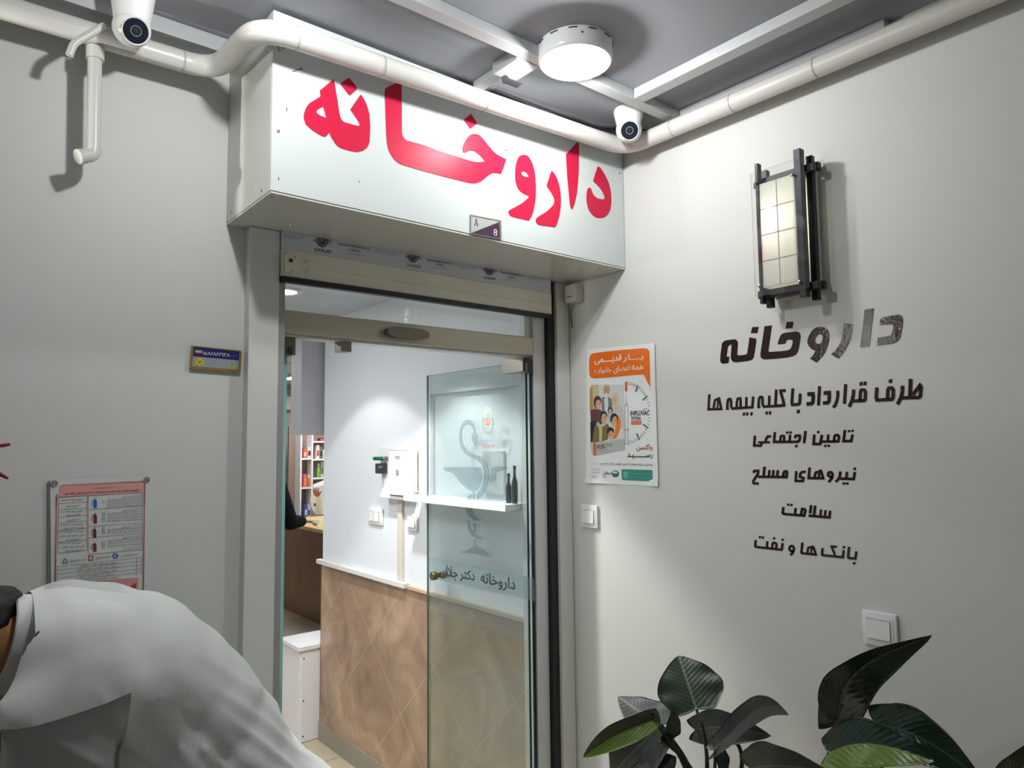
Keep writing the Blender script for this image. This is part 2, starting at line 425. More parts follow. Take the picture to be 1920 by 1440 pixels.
    def build(s, name, parent=None):
        return s.mb.build(name, s.mats, parent, fix=False)
_F = {}
for ch, f in dict(ا=0xFE8D, آ=0xFE81, د=0xFEA9, ذ=0xFEAB, ر=0xFEAD, ز=0xFEAF, و=0xFEED).items(): _F[ch] = (f, f+1, 0, 0)
for ch, f in dict(ب=0xFE8F, ت=0xFE95, ج=0xFE9D, ح=0xFEA1, خ=0xFEA5, س=0xFEB1, ش=0xFEB5, ص=0xFEB9, ض=0xFEBD, ط=0xFEC1, ع=0xFEC9, غ=0xFECD, ف=0xFED1, ق=0xFED5,
                  ل=0xFEDD, م=0xFEE1, ن=0xFEE5, ه=0xFEE9, ک=0xFB8E, گ=0xFB92, ی=0xFBFC, پ=0xFB56, چ=0xFB7A).items(): _F[ch] = (f, f+1, f+2, f+3)
def shape(t):
    if not any(c in _F for c in t): return t
    t = t.replace('لا', '\u0001'); out = []
    join_next = lambda c: (c in _F and _F[c][2]) or c == 'ـ'
    join_prev = lambda c: c in _F or c == 'ـ' or c == '\u0001'
    for i, c in enumerate(t):
        p = i > 0 and bool(join_next(t[i-1])) and join_prev(c); n = i < len(t)-1 and bool(join_next(c)) and join_prev(t[i+1])
        if c == '\u0001': out.append(chr(0xFEFC if p else 0xFEFB))
        elif c in _F:
            f = _F[c]; out.append(c if (c == 'ه' and not p and not n) else chr(f[3] if (p and n) else f[1] if p else f[2] if n else f[0]))
        else: out.append(c)
    r = out[::-1]; i = 0                                # digits keep their own order
    while i < len(r):
        j = i
        while j < len(r) and (r[j].isdigit()): j += 1
        if j > i+1: r[i:j] = r[i:j][::-1]
        i = max(j, i+1)
    return ''.join(r)
_G = {}
def glyphs(body, bold, res):
    k = (body, bold, res)
    if k in _G: return _G[k]
    cu = bpy.data.curves.new('t', 'FONT'); cu.body = shape(body); cu.resolution_u = res+2; cu.offset = bold; cu.fill_mode = 'NONE'
    o = bpy.data.objects.new('t', cu); COL.objects.link(o); bpy.context.view_layer.update()
    me = bpy.data.meshes.new_from_object(o); P = [(v.co.x, v.co.y) for v in me.vertices]; nb = {}
    for e in me.edges:
        a, b = e.vertices; nb.setdefault(a, []).append(b); nb.setdefault(b, []).append(a)
    bpy.data.objects.remove(o); bpy.data.curves.remove(cu); bpy.data.meshes.remove(me)
    seen = set(); loops = []
    for s in range(len(P)):
        if s in seen or len(nb.get(s, [])) != 2: continue
        lp = [s]; seen.add(s); c = s+1 if s+1 in nb[s] else nb[s][0]
        while c not in seen:
            lp.append(c); seen.add(c); nx_ = [q for q in nb[c] if q not in seen]
            if not nx_: break
            c = nx_[0]
        if len(lp) > 2: loops.append([P[q] for q in lp])
    if not loops: _G[k] = ([], [], (1, 1)); return _G[k]
    def area(L): return sum(L[q-1][0]*L[q][1]-L[q][0]*L[q-1][1] for q in range(len(L)))/2
    def inside(pt, L):
        r = False
        for q in range(len(L)):
            (x1, y1), (x2, y2) = L[q-1], L[q]
            if (y1 > pt[1]) != (y2 > pt[1]) and pt[0] < (x2-x1)*(pt[1]-y1)/(y2-y1)+x1: r = not r
        return r
    A = [area(L) for L in loops]; sg = 1 if max(A, key=abs) > 0 else -1
    vs, fs = [], []
    for L, a in zip(loops, A):
        if a*sg <= 1e-7: continue
        holes = [h for h, ah in zip(loops, A) if ah*sg < 0 and abs(ah) < abs(a) and inside(h[0], L)]
        v2, f2 = fill2d([L]+holes); n = len(vs); vs += v2; fs += [tuple(q+n for q in f) for f in f2]
    x0 = min(q[0] for q in vs); x1 = max(q[0] for q in vs); y0 = min(q[1] for q in vs); y1 = max(q[1] for q in vs)
    vs = [((x-x0)/(x1-x0), (y-y0)/(y1-y0)) for x, y in vs]
    _G[k] = (vs, fs, (x1-x0, y1-y0)); return _G[k]
def quadpx(x0, y0, x1, y1, sl=0.0):
    """TL TR BR BL with the right side shifted down by sl"""
    return [(x0, y0), (x1, y0+sl), (x1, y1+sl), (x0, y1)]
def screw(parent, c, n, r=0.004, name='screw', m=None):
    b = MB(); b.lathe([(r, 0), (r, 0.001), (r*0.7, 0.0025), (0, 0.003)], c, n, 12)
    return b.build(name, m or M['steel'], parent, smooth=True)
# ================================================================ THE SETTING
RX = 1.9; LY = 1.99; CZ = 1.085+H; CI = 0.72+H; IX = 1.777
struct(bx((-3.2, -3.0, -0.06), (6.2, 8.7, 0.0)), 'floor', M['floor'], 'beige and grey tiled floor', 'floor')
struct(bx((-3.2, -3.0, CZ), (2.1, 2.10, CZ+0.08)), 'ceiling', M['ceiling'], 'pale panelled ceiling of the entrance', 'ceiling')
struct(bx((RX, -3.0, 0), (RX+0.12, 2.06, CZ)), 'wall_right', M['wall'], 'pale grey wall with the dark lettering', 'wall')
struct(bx((-3.2, LY, 0), (0.672, LY+0.11, CZ)), 'wall_left', M['wall'], 'pale grey wall left of the entrance', 'wall')
struct(bx((0.672, LY+0.01, 0.66+H), (RX, LY+0.11, CZ)), 'wall_above_door', M['wall'], 'wall strip behind the sign box', 'wall')
struct(bx((-3.32, -3.0, 0), (-3.2, 2.1, CZ)), 'wall_far_left', M['wall'], 'far left wall of the entrance hall', 'wall')
# shop interior
struct(bx((IX, 2.06, 0), (1.96, 3.872, CI)), 'wall_inner_right', M['wall_in'], 'white inner wall right of the passage', 'wall')
struct(bx((-0.6, 2.10, 0), (-0.5, 8.5, CI)), 'wall_inner_left', M['wall_in'], 'white wall on the left inside the shop', 'wall')
struct(bx((-0.5, 8.5, 0), (6.1, 8.6, CI)), 'wall_back', mat('back_wall_paint', sr(176, 164, 158), 0.5), 'beige back wall deep in the shop', 'wall')
struct(bx((1.96, 3.75, 0), (6.0, 3.872, CI)), 'wall_inner_side', M['wall_in'], 'white wall behind the passage corner', 'wall')
struct(bx((6.0, 3.75, 0), (6.1, 8.5, CI)), 'wall_far_right', M['wall_in'], 'white wall at the far right of the shop', 'wall')
b = MB(); b.box((-0.6, 2.10, CI), (6.1, 8.6, CI+0.06))
struct(b, 'ceiling_inner', mat('inner_ceiling', (0.50, 0.54, 0.60), 0.5), 'white ceiling inside the shop', 'ceiling')
struct(bx((1.648, 3.90, 0.055+H), (1.86, 4.05, CI)), 'wall_hanging_panel', mat('hanging_panel_paint', (0.42, 0.42, 0.44), 0.5), 'grey panel hanging at the end of the white wall', 'wall')
b = MB(); b.box((IX-0.006, 2.06, 0.10), (IX-0.0005, 3.876, 0.985-0.012)); b.box((IX-0.006, 3.8725, 0.10), (1.90, 3.8785, 0.973))
struct(b, 'trim_tile_wainscot', M['tile'], 'beige marble tile wainscot in a diamond pattern', 'wainscot')
struct(bx((IX-0.012, 2.06, 0.0), (IX-0.0005, 3.88, 0.10)), 'baseboard_inner_right', mat('grey_baseboard', sr(146, 140, 126), 0.3, vary=0.08), 'grey baseboard below the tiles', 'baseboard')
struct(bx((IX-0.030, 2.93, 0.973), (IX-0.0005, 3.895, 0.997), 0.002), 'trim_ledge', mat('white_ledge', (0.74, 0.74, 0.70), 0.35), 'thin white ledge on top of the tiles', 'ledge')
struct(bx((IX-0.020, 2.06, 0.973), (IX-0.0005, 2.915, 0.990), 0.002), 'trim_ledge_worn', mat('worn_ledge', sr(200, 176, 146), 0.4, vary=0.15, vscale=20), 'worn beige ledge on top of the tiles', 'ledge')
for i, (x0, y0, x1, y1) in enumerate([(-0.5, 4.6, 6.0, 4.604), (-0.5, 5.3, 6.0, 5.304), (-0.5, 6.1, 6.0, 6.104), (-0.5, 7.0, 6.0, 7.004)]):
    struct(bx((x0, y0, CI-0.004), (x1, y1+0.01, CI-0.0002)), 'trim_%d' % (i+1), mat('ceiling_joint', (0.3, 0.29, 0.28), 0.6), 'dark joint line in the shop ceiling', 'ceiling joint')
struct(bx((2.4, 8.36, CI-0.30), (4.6, 8.5, CI-0.14)), 'trim_5', mat('cornice_paint', sr(205, 190, 180), 0.5), 'cornice on the back wall of the shop', 'cornice')
struct(bx((3.2, 7.9, 0.02), (3.62, 7.94, 1.86)), 'trim_6', mat('beige_panel', sr(140, 118, 106), 0.4), 'beige partition panel deep in the shop', 'partition')

# ceiling battens / cable trunking of the entrance
def batten(lo, hi, label):
    o = bx(lo, hi, 0.002).build('cable_trunking', M['batten']); tag(o, label, 'cable trunking', 'white trunking under the ceiling'); return o
z0 = CZ-0.032
batten((-3.1, 1.385, z0), (1.89, 1.425, CZ-0.0005), 'long white trunking crossing the ceiling behind the round lamp')
batten((1.640, -2.9, z0), (1.685, 1.383, CZ-0.0005), 'white trunking on the ceiling running from the camera corner past the round lamp')
batten((1.868, 0.735, z0+0.004), (1.898, 1.383, CZ-0.0005), 'short white trunking on the ceiling tight against the lettered wall')
batten((-3.1, 1.88, z0-0.01), (0.60, 1.965, CZ-0.0005), 'white trunking in the corner of ceiling and left wall above the pipe')
jb = thing('junction_box', 'small flat junction box on the ceiling with dark torn tape', 'junction box', (1.26, 1.52, CZ-0.03))
b = bx((1.205, 1.427, CZ-0.035), (1.285, 1.535, CZ-0.0005), 0.003); b.build('cover', M['batten'], jb)
b = bx((1.225, 1.535, CZ-0.02), (1.262, 1.655, CZ-0.0005), 0.002); b.build('cable_channel', M['batten'], jb)
b = MB(); pts = [onZ(u, v, CZ-0.036-H) for u, v in [(940, 146), (949, 141), (956, 148), (980, 156), (969, 165), (949, 157), (943, 156)]]
b.prism(pts, (0, 0, -0.0008)); b.build('torn_tape', mat('dark_tape', (0.04, 0.035, 0.04), 0.4), jb)

# loose dark cables behind the right camera
b = MB()
for k in range(5):
    y = 1.635-0.012*k; P = [Vector((1.30+0.09*k, 1.642, CZ-0.006)), Vector((1.55, y, CZ-0.012-0.006*k)), Vector((1.68, y-0.02, CZ-0.03-0.004*k)), Vector((1.78, y-0.03, CZ-0.02)), Vector((1.885, 1.60-0.03*k, CZ-0.022-0.004*k))]
    b.tube(fillet(P, 0.05, 5), 0.0028, 6)
tag(b.build('cable_bundle', M['dark'], smooth=True), 'thin dark cables lying loose in the ceiling corner behind the camera', 'cables')

# ================================================================ PIPE
pp_ = thing('white_pipe', 'long white painted pipe running under the ceiling and around the sign box', 'pipe', (0.555, 1.77, CZ-0.095))
P = fillet([(-3.15, 1.90, 2.600), (0.552, 1.90, 2.645), (0.556, 1.585, 2.622), (1.830, 1.585, 2.662), (1.830, -2.95, 2.640)], 0.085, 8)
b = MB(); b.tube(P, 0.0275, 20); b.build('pipe_run', M['pipe'], pp_, smooth=True)
for (q, d) in [((0.645, 1.585, 2.6248), (1, 0, 0.0314)), ((0.875, 1.585, 2.632), (1, 0, 0.0314)), ((1.215, 1.585, 2.6427), (1, 0, 0.0314)), ((1.830, 1.38, 2.6610), (0, 1, 0.0048)), ((1.830, 1.16, 2.660), (0, 1, 0.0048)), ((1.830, 0.90, 2.6587), (0, 1, 0.0048)), ((0.47, 1.90, 2.644), (1, 0, 0.012))]:
    b = MB(); c = Vector(q); d = Vector(d).normalized(); b.tube([c-d*0.002, c+d*0.002], 0.0284, 20); b.build('pipe_joint', mat('joint_line', (0.40, 0.39, 0.36), 0.6) if 'joint_line' not in bpy.data.materials else bpy.data.materials['joint_line'], pp_)
dp = thing('drop_pipe', 'short white pipe hanging down from the ceiling pipe with an open bent end', 'pipe', (0.278, 1.93, 2.35))
P = fillet([(0.274, 1.905, 2.60), (0.280, 1.905, 2.345), (0.250, 1.895, 2.332)], 0.03, 6)
b = MB(); b.tube(P, 0.0155, 16); b.build('pipe_run', M['pipe'], dp, smooth=True)
b = MB(); b.tube([(0.2745, 1.905, 2.612), (0.275, 1.905, 2.582)], 0.020, 16); b.build('tee_collar', M['pipe'], dp, smooth=True)
b = MB(); b.tube([(0.260, 1.899, 2.3365), (0.246, 1.894, 2.330)], 0.0175, 16); b.build('open_end', M['pipe'], dp, smooth=True)
b = MB(); P = fillet([onY(130, 104, 1.866), onY(138, 82, 1.863), onY(196, 48, 1.863)], 0.012, 5); b.tube(P, 0.0085, 10)
tag(b.build('pipe_hanger', M['pipe'], smooth=True), 'thin white bent rod hanging the left pipe from the ceiling', 'pipe hanger')

# ================================================================ SIGN BOX
SX0, SY, SB, ST = 0.617, 1.66, 0.614+H, CZ-0.012
sign = thing('pharmacy_sign', 'white box sign with large red lettering above the glass door', 'sign', (1.26, 1.82, SB))
bx((SX0, SY, SB+0.001), (RX-0.003, SY+0.006, ST), 0.0008).build('front_panel', M['acp'], sign)
bx((SX0, SY+0.0075, SB+0.001), (SX0+0.006, LY-0.001, ST), 0.0008).build('side_panel', M['acp_side'], sign)
bx((SX0+0.001, SY+0.002, SB-0.005), (RX-0.003, LY-0.001, SB), 0.0005).build('bottom_panel', mat('sign_underside', (0.68, 0.68, 0.64), 0.2, metal=0.15), sign)
bx((SX0+0.006, SY+0.008, ST-0.012), (RX-0.004, LY-0.001, ST-0.004)).build('top_panel', M['acp_side'], sign)
PS = Plane('Y', SY); S0 = Z(400, 0, 4); S1 = Z(560, 120, 6); S2 = Z(840, 160, 16/3)
LET = [
 [S1([(392,172),(405,230),(425,350),(455,540),(462,585),(480,628),(510,655),(670,700),(688,690),(680,665),(640,600),(580,515),(610,470),(697,345),(720,375),(748,425),(770,480),(795,570),(803,700),(800,800),(795,880),(780,920),(760,950),(720,978),(660,992),(580,980),(480,950),(440,928),(410,895),(380,850),(355,805),(340,770),(320,800),(298,820),(270,815),(220,790),(150,745),(110,710),(80,680),(58,620),(55,590),(62,550),(78,505),(100,465),(125,440),(190,400),(245,365),(238,300)]),
  S1([(275,480),(290,535),(310,608),(265,592),(230,575),(205,555),(197,540),(205,522),(225,505)])],
 [S1([(570,160),(652,262),(655,285),(580,352),(565,352),(470,228),(475,215),(555,162)])],
 [S1([(1155,192),(1160,780),(1166,800),(1175,820),(1190,842),(1210,860),(1400,910)])+S2([(0,685),(110,720),(220,755),(265,766),(300,768),(368,762),(330,715),(300,688),(270,665),(250,657),(230,655),(210,658),(190,668),(160,677),(150,668),(145,655),(145,630),(147,610),(158,583),(170,560),(185,533),(205,510),(225,494),(250,487),(290,488),(312,498),(330,515),(365,555),(400,600),(450,660),(475,682),(500,700),(580,740),(570,780),(530,888),(460,878),(440,880),(420,890),(395,908),(370,930),(345,950),(320,965),(290,977),(260,982),(230,980),(200,975),(100,950),(0,925)])+S1([(1400,1205),(1160,1135),(1120,1115),(1090,1090),(1055,1052),(1030,1010),(1012,970),(1000,930),(990,870),(985,800),(968,310),(975,275),(1010,255)])],
 [S2([(228,285),(292,380),(222,438),(157,347)])],
 [S2([(760,695),(782,699),(800,710),(825,745),(845,790),(860,840),(870,900),(878,1030),(875,1120),(865,1200),(855,1250),(840,1300),(810,1355),(640,1315),(620,1305),(610,1290),(603,1270),(605,1255),(615,1247),(670,1218),(720,1190),(750,1170),(780,1145),(800,1125),(808,1110),(790,1102),(760,1088),(730,1070),(708,1048),(690,1020),(676,975),(670,930),(669,880),(672,830),(680,780),(692,740),(707,715),(725,702),(742,696)]),
  S2([(735,870),(745,863),(760,862),(775,870),(790,885),(800,902),(805,915),(780,917),(758,910),(740,897),(732,882)])],
 [S2([(1035,852),(1055,875),(1075,905),(1095,950),(1110,1000),(1122,1060),(1128,1130),(1127,1200),(1120,1260),(1112,1305),(1100,1350),(1088,1388),(1070,1420),(920,1400),(897,1392),(885,1380),(877,1362),(875,1345),(885,1328),(900,1315),(980,1265),(1010,1240),(1040,1210),(1057,1185),(1063,1160),(1060,1135),(1050,1110),(1030,1075),(1010,1045),(985,1010),(990,985),(1008,930),(1022,885)])],
 [S2([(1298,565),(1308,600),(1308,700),(1306,850),(1300,960),(1292,1050),(1280,1120),(1265,1185),(1250,1225),(1240,1243),(1228,1232),(1218,1195),(1205,1060),(1190,900),(1178,690)])],
 [S2([(1495,815),(1503,811),(1520,822),(1545,858),(1570,900),(1592,945),(1610,990),(1624,1050),(1632,1120),(1631,1185),(1622,1240),(1608,1275),(1590,1300),(1562,1320),(1530,1328),(1498,1327),(1470,1318),(1443,1298),(1420,1270),(1402,1235),(1390,1190),(1384,1150),(1383,1110),(1386,1080),(1390,1050),(1398,1032),(1410,1023),(1422,1026),(1430,1038),(1445,1080),(1462,1107),(1490,1128),(1525,1138),(1558,1140),(1566,1130),(1562,1105),(1545,1068),(1520,1030),(1485,992),(1450,960),(1458,925),(1478,865)])],
]
for L in LET:
    pr = Print(PS, 0.0009, 0.0004); pr.loops(L, M['red']); pr.build('letter', sign)
dk = ink((0.03, 0.02, 0.03))
for q in [[(548,135),(557,131),(566,129)], [(563,127),(568,131)], [(537,201),(538,209)], [(522,332),(523,338)], [(673,339),(674,342)], [(946,281),(951,283)], [(523,80),(521,88),(524,96)], [(530,80),(534,88),(529,93)]]:
    pr = Print(PS, 0.0004, 0.0002); pr.stroke(q, 1.3, dk); pr.build('scratch_mark', sign)
for (u, v) in [(522, 246), (1162, 325), (524, 94)]: screw(sign, PS.p(u, v, 0.0), (0, -1, 0), 0.004)
for (u, v) in [(491, 357), (434, 396)]: screw(sign, onX(u, v, SX0), (-1, 0, 0), 0.004)
for (u, v) in [(509, 369), (546, 422), (442, 410), (1123, 503)]: screw(sign, onZ(u, v, SB-0.005-H), (0, 0, -1), 0.0035)
# house number plate
hn = thing('house_number_plate', 'small silver and purple number plate with an 8 at the bottom of the sign', 'number plate', PS.p(909, 447))
q = [(881, 403), (938, 414), (939, 449), (881, 439)]; b = MB(); b.prism([PS.p(*p) for p in q], (0, -0.004, 0)); b.build('plate', M['steel'], hn)
pn = Plane('Y', SY-0.004); pr = Print(pn, 0.0004, 0.0002)
pr.loops([[(883, 406), (936, 416), (883, 437)]], (0.42, 0.42, 0.40)); pr.build('silver_field', hn)
pr = Print(pn, 0.0004, 0.0002); pr.loops([[(936, 417), (937, 446), (884.5, 437)]], sr(66, 42, 62)); pr.build('purple_field', hn)
pr = Print(pn, 0.0009, 0.0003); pr.stroke([(890, 423.5), (892.5, 410), (895.5, 424.5)], 1.7, (0.01, 0.01, 0.01)); pr.build('numeral', hn); pr = Print(pn, 0.0009, 0.0003); pr.text('8', [(925, 429), (932, 430.5), (932, 443), (925, 441.5)], (0.62, 0.55, 0.6), 0.01, 4); pr.build('numeral', hn)

# ================================================================ DOOR SURROUND
struct(bx((0.672, 1.952, 0), (0.756, 2.06, SB-0.006), 0.002), 'trim_left_jamb', M['alu'], 'grey painted metal jamb left of the door', 'jamb')
struct(bx((0.7565, 1.960, 0), (0.777, 2.06, SB-0.006), 0.001), 'trim_left_rail', mat('rail_grey', (0.40, 0.40, 0.40), 0.35, metal=0.3), 'shutter guide rail on the left', 'rail')
b = bx((1.832, 1.950, 0), (1.896, 2.06, SB-0.006), 0.002)
struct(b, 'trim_right_jamb', M['alu'], 'grey painted metal jamb right of the door', 'jamb')
struct(bx((1.801, 1.965, 0), (1.8315, 2.06, SB-0.006)), 'trim_right_rail', M['black'], 'black shutter guide rail on the right', 'rail')
struct(bx((1.742, 1.985, 0), (1.800, 2.06, 2.13), 0.002), 'trim_door_post', M['alu_w'], 'white metal post between glass door and rail', 'post')
b = MB(); b.tube([(1.735, 1.995, 0.0), (1.735, 1.995, 1.95)], 0.006, 8); struct(b, 'trim_door_seal', M['glass_edge_dark'], 'dark seal beside the hinge', 'seal')
tb = bx((0.777, 1.985, 0.322+H), (1.742, 2.06, 0.390+H), 0.003)
struct(tb, 'trim_transom_bar', M['alu_b'], 'khaki metal transom bar above the glass door', 'transom')
struct(bx((0.777, 2.0, 0.314+H), (1.742, 2.05, 0.322+H), 0.001), 'trim_transom_lip', M['alu_w'], 'light lip under the transom bar', 'transom')
# transom window
wn = MB(); wn.box((0.778, 2.018, 0.390+H), (1.741, 2.026, 0.66+H)); tag(wn.build('window_1', M['glass_clear']), 'glass pane above the transom bar', 'window', kind='structure')
struct(bx((1.712, 2.0, 0.390+H), (1.742, 2.05, 0.66+H)), 'trim_transom_stile', M['alu_w'], 'white stile at the right of the upper pane', 'stile')
# rolling shutter
sh = thing('rolling_shutter', 'rolled up cream shutter with a printed grey film strip under the sign', 'shutter', (1.28, 1.948, 0.4615+H))
bx((0.7575, 1.946, 0.559+H), (1.7995, 1.954, 0.6085+H)).build('film_covered_slat', M['film'], sh)
bx((0.7575, 1.942, 0.4775+H), (1.7995, 1.956, 0.5585+H), 0.003).build('bottom_slat', M['cream'], sh)
b = MB(); b.tube([(0.77, 1.943, 0.510+H), (1.79, 1.943, 0.512+H)], 0.0035, 8); b.build('slat_ridge', M['cream'], sh, smooth=True)
bx((0.7575, 1.938, 0.4615+H), (1.7995, 1.9585, 0.477+H)).build('rubber_seal', M['black'], sh)
PF = Plane('Y', 1.946); T1 = Z(500, 400, 6); T2 = Z(780, 460, 6)
def eyelid(Zc, cx, cy, sc, name_q, parent):
    pr = Print(PF, 0.0004, 0.0002); k = sr(62, 60, 70); P0 = Zc([(cx, cy)])[0]; r = 64*sc/6
    pr.ell(P0, r, r*1.1, k); pr.ell(P0, r*0.82, r*0.92, sr(150, 152, 158)); pr.ell(P0, r*0.66, r*0.75, sr(88, 88, 96)); pr.ell((P0[0]-1, P0[1]-2), r*0.25, r*0.25, sr(140, 142, 150))
    for s_ in (-1, 1):
        for j in (-1, 0, 1): pr.stroke([(P0[0]+s_*r, P0[1]+j*r*0.28+s_*0.8), (P0[0]+s_*(r*1.75-abs(j)*3), P0[1]+j*r*0.2+s_*2.2)], 1.1, k)
    pr.build('eye_logo', parent)
    pr = Print(PF, 0.0004, 0.0002); pr.text('EYELID', name_q, sr(40, 38, 46), 0.02, 2); pr.build('film_print', parent)
eyelid(T1, 627, 312, 1.0, T1([(540, 392), (728, 418), (728, 452), (540, 424)]), sh)
eyelid(T1, 1648, 495, 0.85, T1([(1582, 568), (1735, 590), (1735, 618), (1582, 597)]), sh)
eyelid(T2, 828, 280, 0.8, T2([(765, 350), (895, 368), (895, 392), (765, 376)]), sh)
kk = sr(70, 72, 90)
for Zc, q1, q2, q3 in [(T1, [(805, 330), (1168, 392), (1168, 415), (805, 352)], [(930, 400), (1048, 418), (1048, 445), (930, 430)], [(880, 440), (1110, 472), (1110, 486), (880, 455)]),
                       (T2, [(115, 150), (412, 198), (412, 218), (115, 172)], [(222, 205), (318, 222), (318, 246), (222, 232)], [(180, 245), (370, 270), (370, 280), (180, 257)]),
                       (T2, [(945, 292), (1208, 336), (1208, 355), (945, 312)], [(1035, 345), (1118, 358), (1118, 384), (1035, 372)], [(1000, 385), (1160, 408), (1160, 416), (1000, 394)])]:
    pr = Print(PF, 0.0004, 0.0002); pr.text('Taavoni Profile Sabalan Co.', Zc(q1), kk, 0.02, 1); pr.text('(TPS)', Zc(q2), kk, 0.02, 2); pr.text('www.tpsprofile.com', Zc(q3), kk, 0.0, 1); pr.build('film_print', sh)
for Zc, q1, q2 in [(T1, [(170, 228), (415, 262), (415, 282), (170, 248)], [(175, 255), (370, 282), (370, 298), (175, 272)]), (T1, [(1220, 410), (1470, 452), (1470, 470), (1220, 428)], [(1265, 440), (1430, 468), (1430, 485), (1265, 458)]),
                   (T2, [(455, 210), (680, 245), (680, 262), (455, 228)], [(495, 238), (645, 262), (645, 276), (495, 254)]), (T2, [(1240, 345), (1425, 373), (1425, 390), (1240, 362)], [(1270, 370), (1400, 392), (1400, 406), (1270, 386)])]:
    pr = Print(PF, 0.0004, 0.0002); pr.text('تعاونی پروفیل سبلان', Zc(q1), kk, 0.01, 1); pr.text('تولید کننده پروفیل', Zc(q2), kk, 0.01, 1); pr.build('film_print', sh)
eb = thing('shutter_bracket', 'cream end bracket with round screws at the left end of the shutter', 'bracket', onY(560, 515, 1.935))
b = MB(); q = T1([(215, 455), (290, 440), (318, 470), (325, 560), (305, 640), (260, 668), (215, 655)]); b.prism([onY(u, v, 1.928) for u, v in q], (0, 0.0135, 0)); b.build('roller_cap', M['cream'], eb)
b = MB(); b.lathe([(0.006, 0), (0.006, 0.002)], onY(*T1([(272, 530)])[0], 1.928), (0, -1, 0), 12); b.build('bolt', M['dark'], eb)
b = MB(); q = T1([(330, 480), (490, 505), (520, 560), (525, 620), (505, 680), (300, 655)]); b.prism([onY(u, v, 1.934) for u, v in q], (0, 0.0075, 0)); b.build('plate', M['cream'], eb)
for q in [(450, 545), (457, 648)]:
    b = MB(); b.lathe([(0.0062, 0), (0.0055, 0.003), (0.003, 0.0045), (0, 0.005)], onY(*T1([q])[0], 1.934), (0, -1, 0), 14); b.build('round_screw', M['white_d'], eb, smooth=True)
# operator cover on the transom
oc = MB(); L = []
for i in range(24):
    a = 2*PI*i/24; c_, s_ = math.cos(a), math.sin(a); L.append((1.186+0.078*math.copysign(abs(c_)**0.6, c_), 1.985, 0.354+H+0.017*math.copysign(abs(s_)**0.7, s_)))
oc.prism(L, (0, -0.030, 0)); tag(oc.build('door_sensor', mat('sensor_chrome', sr(120, 115, 98), 0.15, metal=0.6), smooth=True), 'glossy oval door sensor on the transom bar', 'sensor')
tag(bx((0.968, 1.995, 0.283+H), (1.003, 2.04, 0.3145+H), 0.001).build('door_stop', mat('stop_steel', sr(118, 112, 98), 0.35, metal=0.5)), 'small square metal stop hanging from the transom bar', 'door stop')

# ---------------------------------------------------------------- glass door leaves
def leafbox(b, c, d, w, th, z0, z1):
    """vertical pane from c along horizontal unit d, width w; faces 0 = glass, 1 = edge"""
    n = Vector((-d.y, d.x, 0)); P = [c-n*th/2, c+d*w-n*th/2, c+d*w+n*th/2, c+n*th/2]
    v = [Vector((p.x, p.y, z0)) for p in P]+[Vector((p.x, p.y, z1)) for p in P]
    b.add(v, [(0, 1, 5, 4), (2, 3, 7, 6)], 0); b.add(v, [(1, 2, 6, 5), (0, 3, 2, 1), (4, 5, 6, 7)], 2); b.add(v, [(3, 0, 4, 7)], 1)
DX = 1.715
door = thing('door_1', 'open glass door leaf with frosted cup and snake emblem', 'door', (DX, 2.0, 0), kind='structure')
b = MB(); leafbox(b, Vector((DX+0.005, 2.003, 0)), Vector((0, 1, 0)), 0.677, 0.010, 0.012, 0.300+H); b.build('glass_leaf', [M['glass'], M['glass_edge_dark'], mat('grey_glass_edge', sr(112, 132, 128), 0.2)], door, fix=False)
bx((DX-0.014, 2.0, 0.262+H), (DX+0.022, 2.128, 0.3135+H), 0.001).build('top_patch_fitting', mat('patch_steel', sr(168, 160, 148), 0.3, metal=0.6), door)
bx((DX-0.006, 1.982, 0.255+H), (DX+0.016, 2.0, 0.3135+H), 0.001).build('pivot', M['dark'], door)
bx((DX-0.014, 2.0, 0.008), (DX+0.022, 2.128, 0.06), 0.001).build('bottom_patch_fitting', M['steel'], door)
kb = MB(); kc = onX(812, 1080, DX-0.03); kb.lathe([(0.010, 0), (0.010, 0.012), (0.0175, 0.016), (0.0185, 0.034), (0.016, 0.038), (0, 0.039)], (DX, kc.y, kc.z), (-1, 0, 0), 20); kb.lathe([(0.010, 0), (0.010, 0.010), (0.0165, 0.014), (0.0165, 0.026), (0, 0.028)], (DX+0.010, kc.y, kc.z), (1, 0, 0), 20)
kb.build('door_knob', M['brass'], door, smooth=True)
PD = Plane('X', DX); G1 = Z(790, 680, 36/7); G2 = Z(790, 900, 6.262)
pr = Print(PD, 0.0003, 0.0002)
pr.loops([G1([(455,550),(475,557),(490,570),(508,592),(520,620),(528,650),(530,675),(545,705),(548,730),(540,775),(530,812),(520,805),(502,775),(488,740),(487,712),(492,685),(505,665),(498,635),(482,612),(465,600),(440,595),(420,608),(405,635),(397,665),(395,700),(398,740),(410,790),(428,825),(450,850),(478,870),(510,885),(545,895),(575,908),(600,928),(625,960),(642,992),(652,1030),(658,1080),(655,1130),(645,1170),(630,1207),(610,1245),(590,1280),(570,1303),(535,1325),(535,1262),(560,1235),(580,1200),(595,1160),(603,1115),(605,1060),(600,1025),(588,990),(572,965),(550,945),(520,930),(490,918),(458,902),(430,882),(405,855),(388,825),(374,785),(367,740),(366,700),(370,660),(380,622),(393,592),(408,570),(428,556)])], M['frost'])
pr.loops([G1([(215,1008),(575,1008),(585,1035),(590,1070),(589,1110),(580,1150),(565,1190),(545,1218),(522,1240),(522,1320),(497,1320),(497,1245),(470,1232),(435,1210),(405,1185),(370,1150),(345,1115),(318,1080),(295,1063),(265,1052),(232,1046),(218,1030)])], M['frost'])
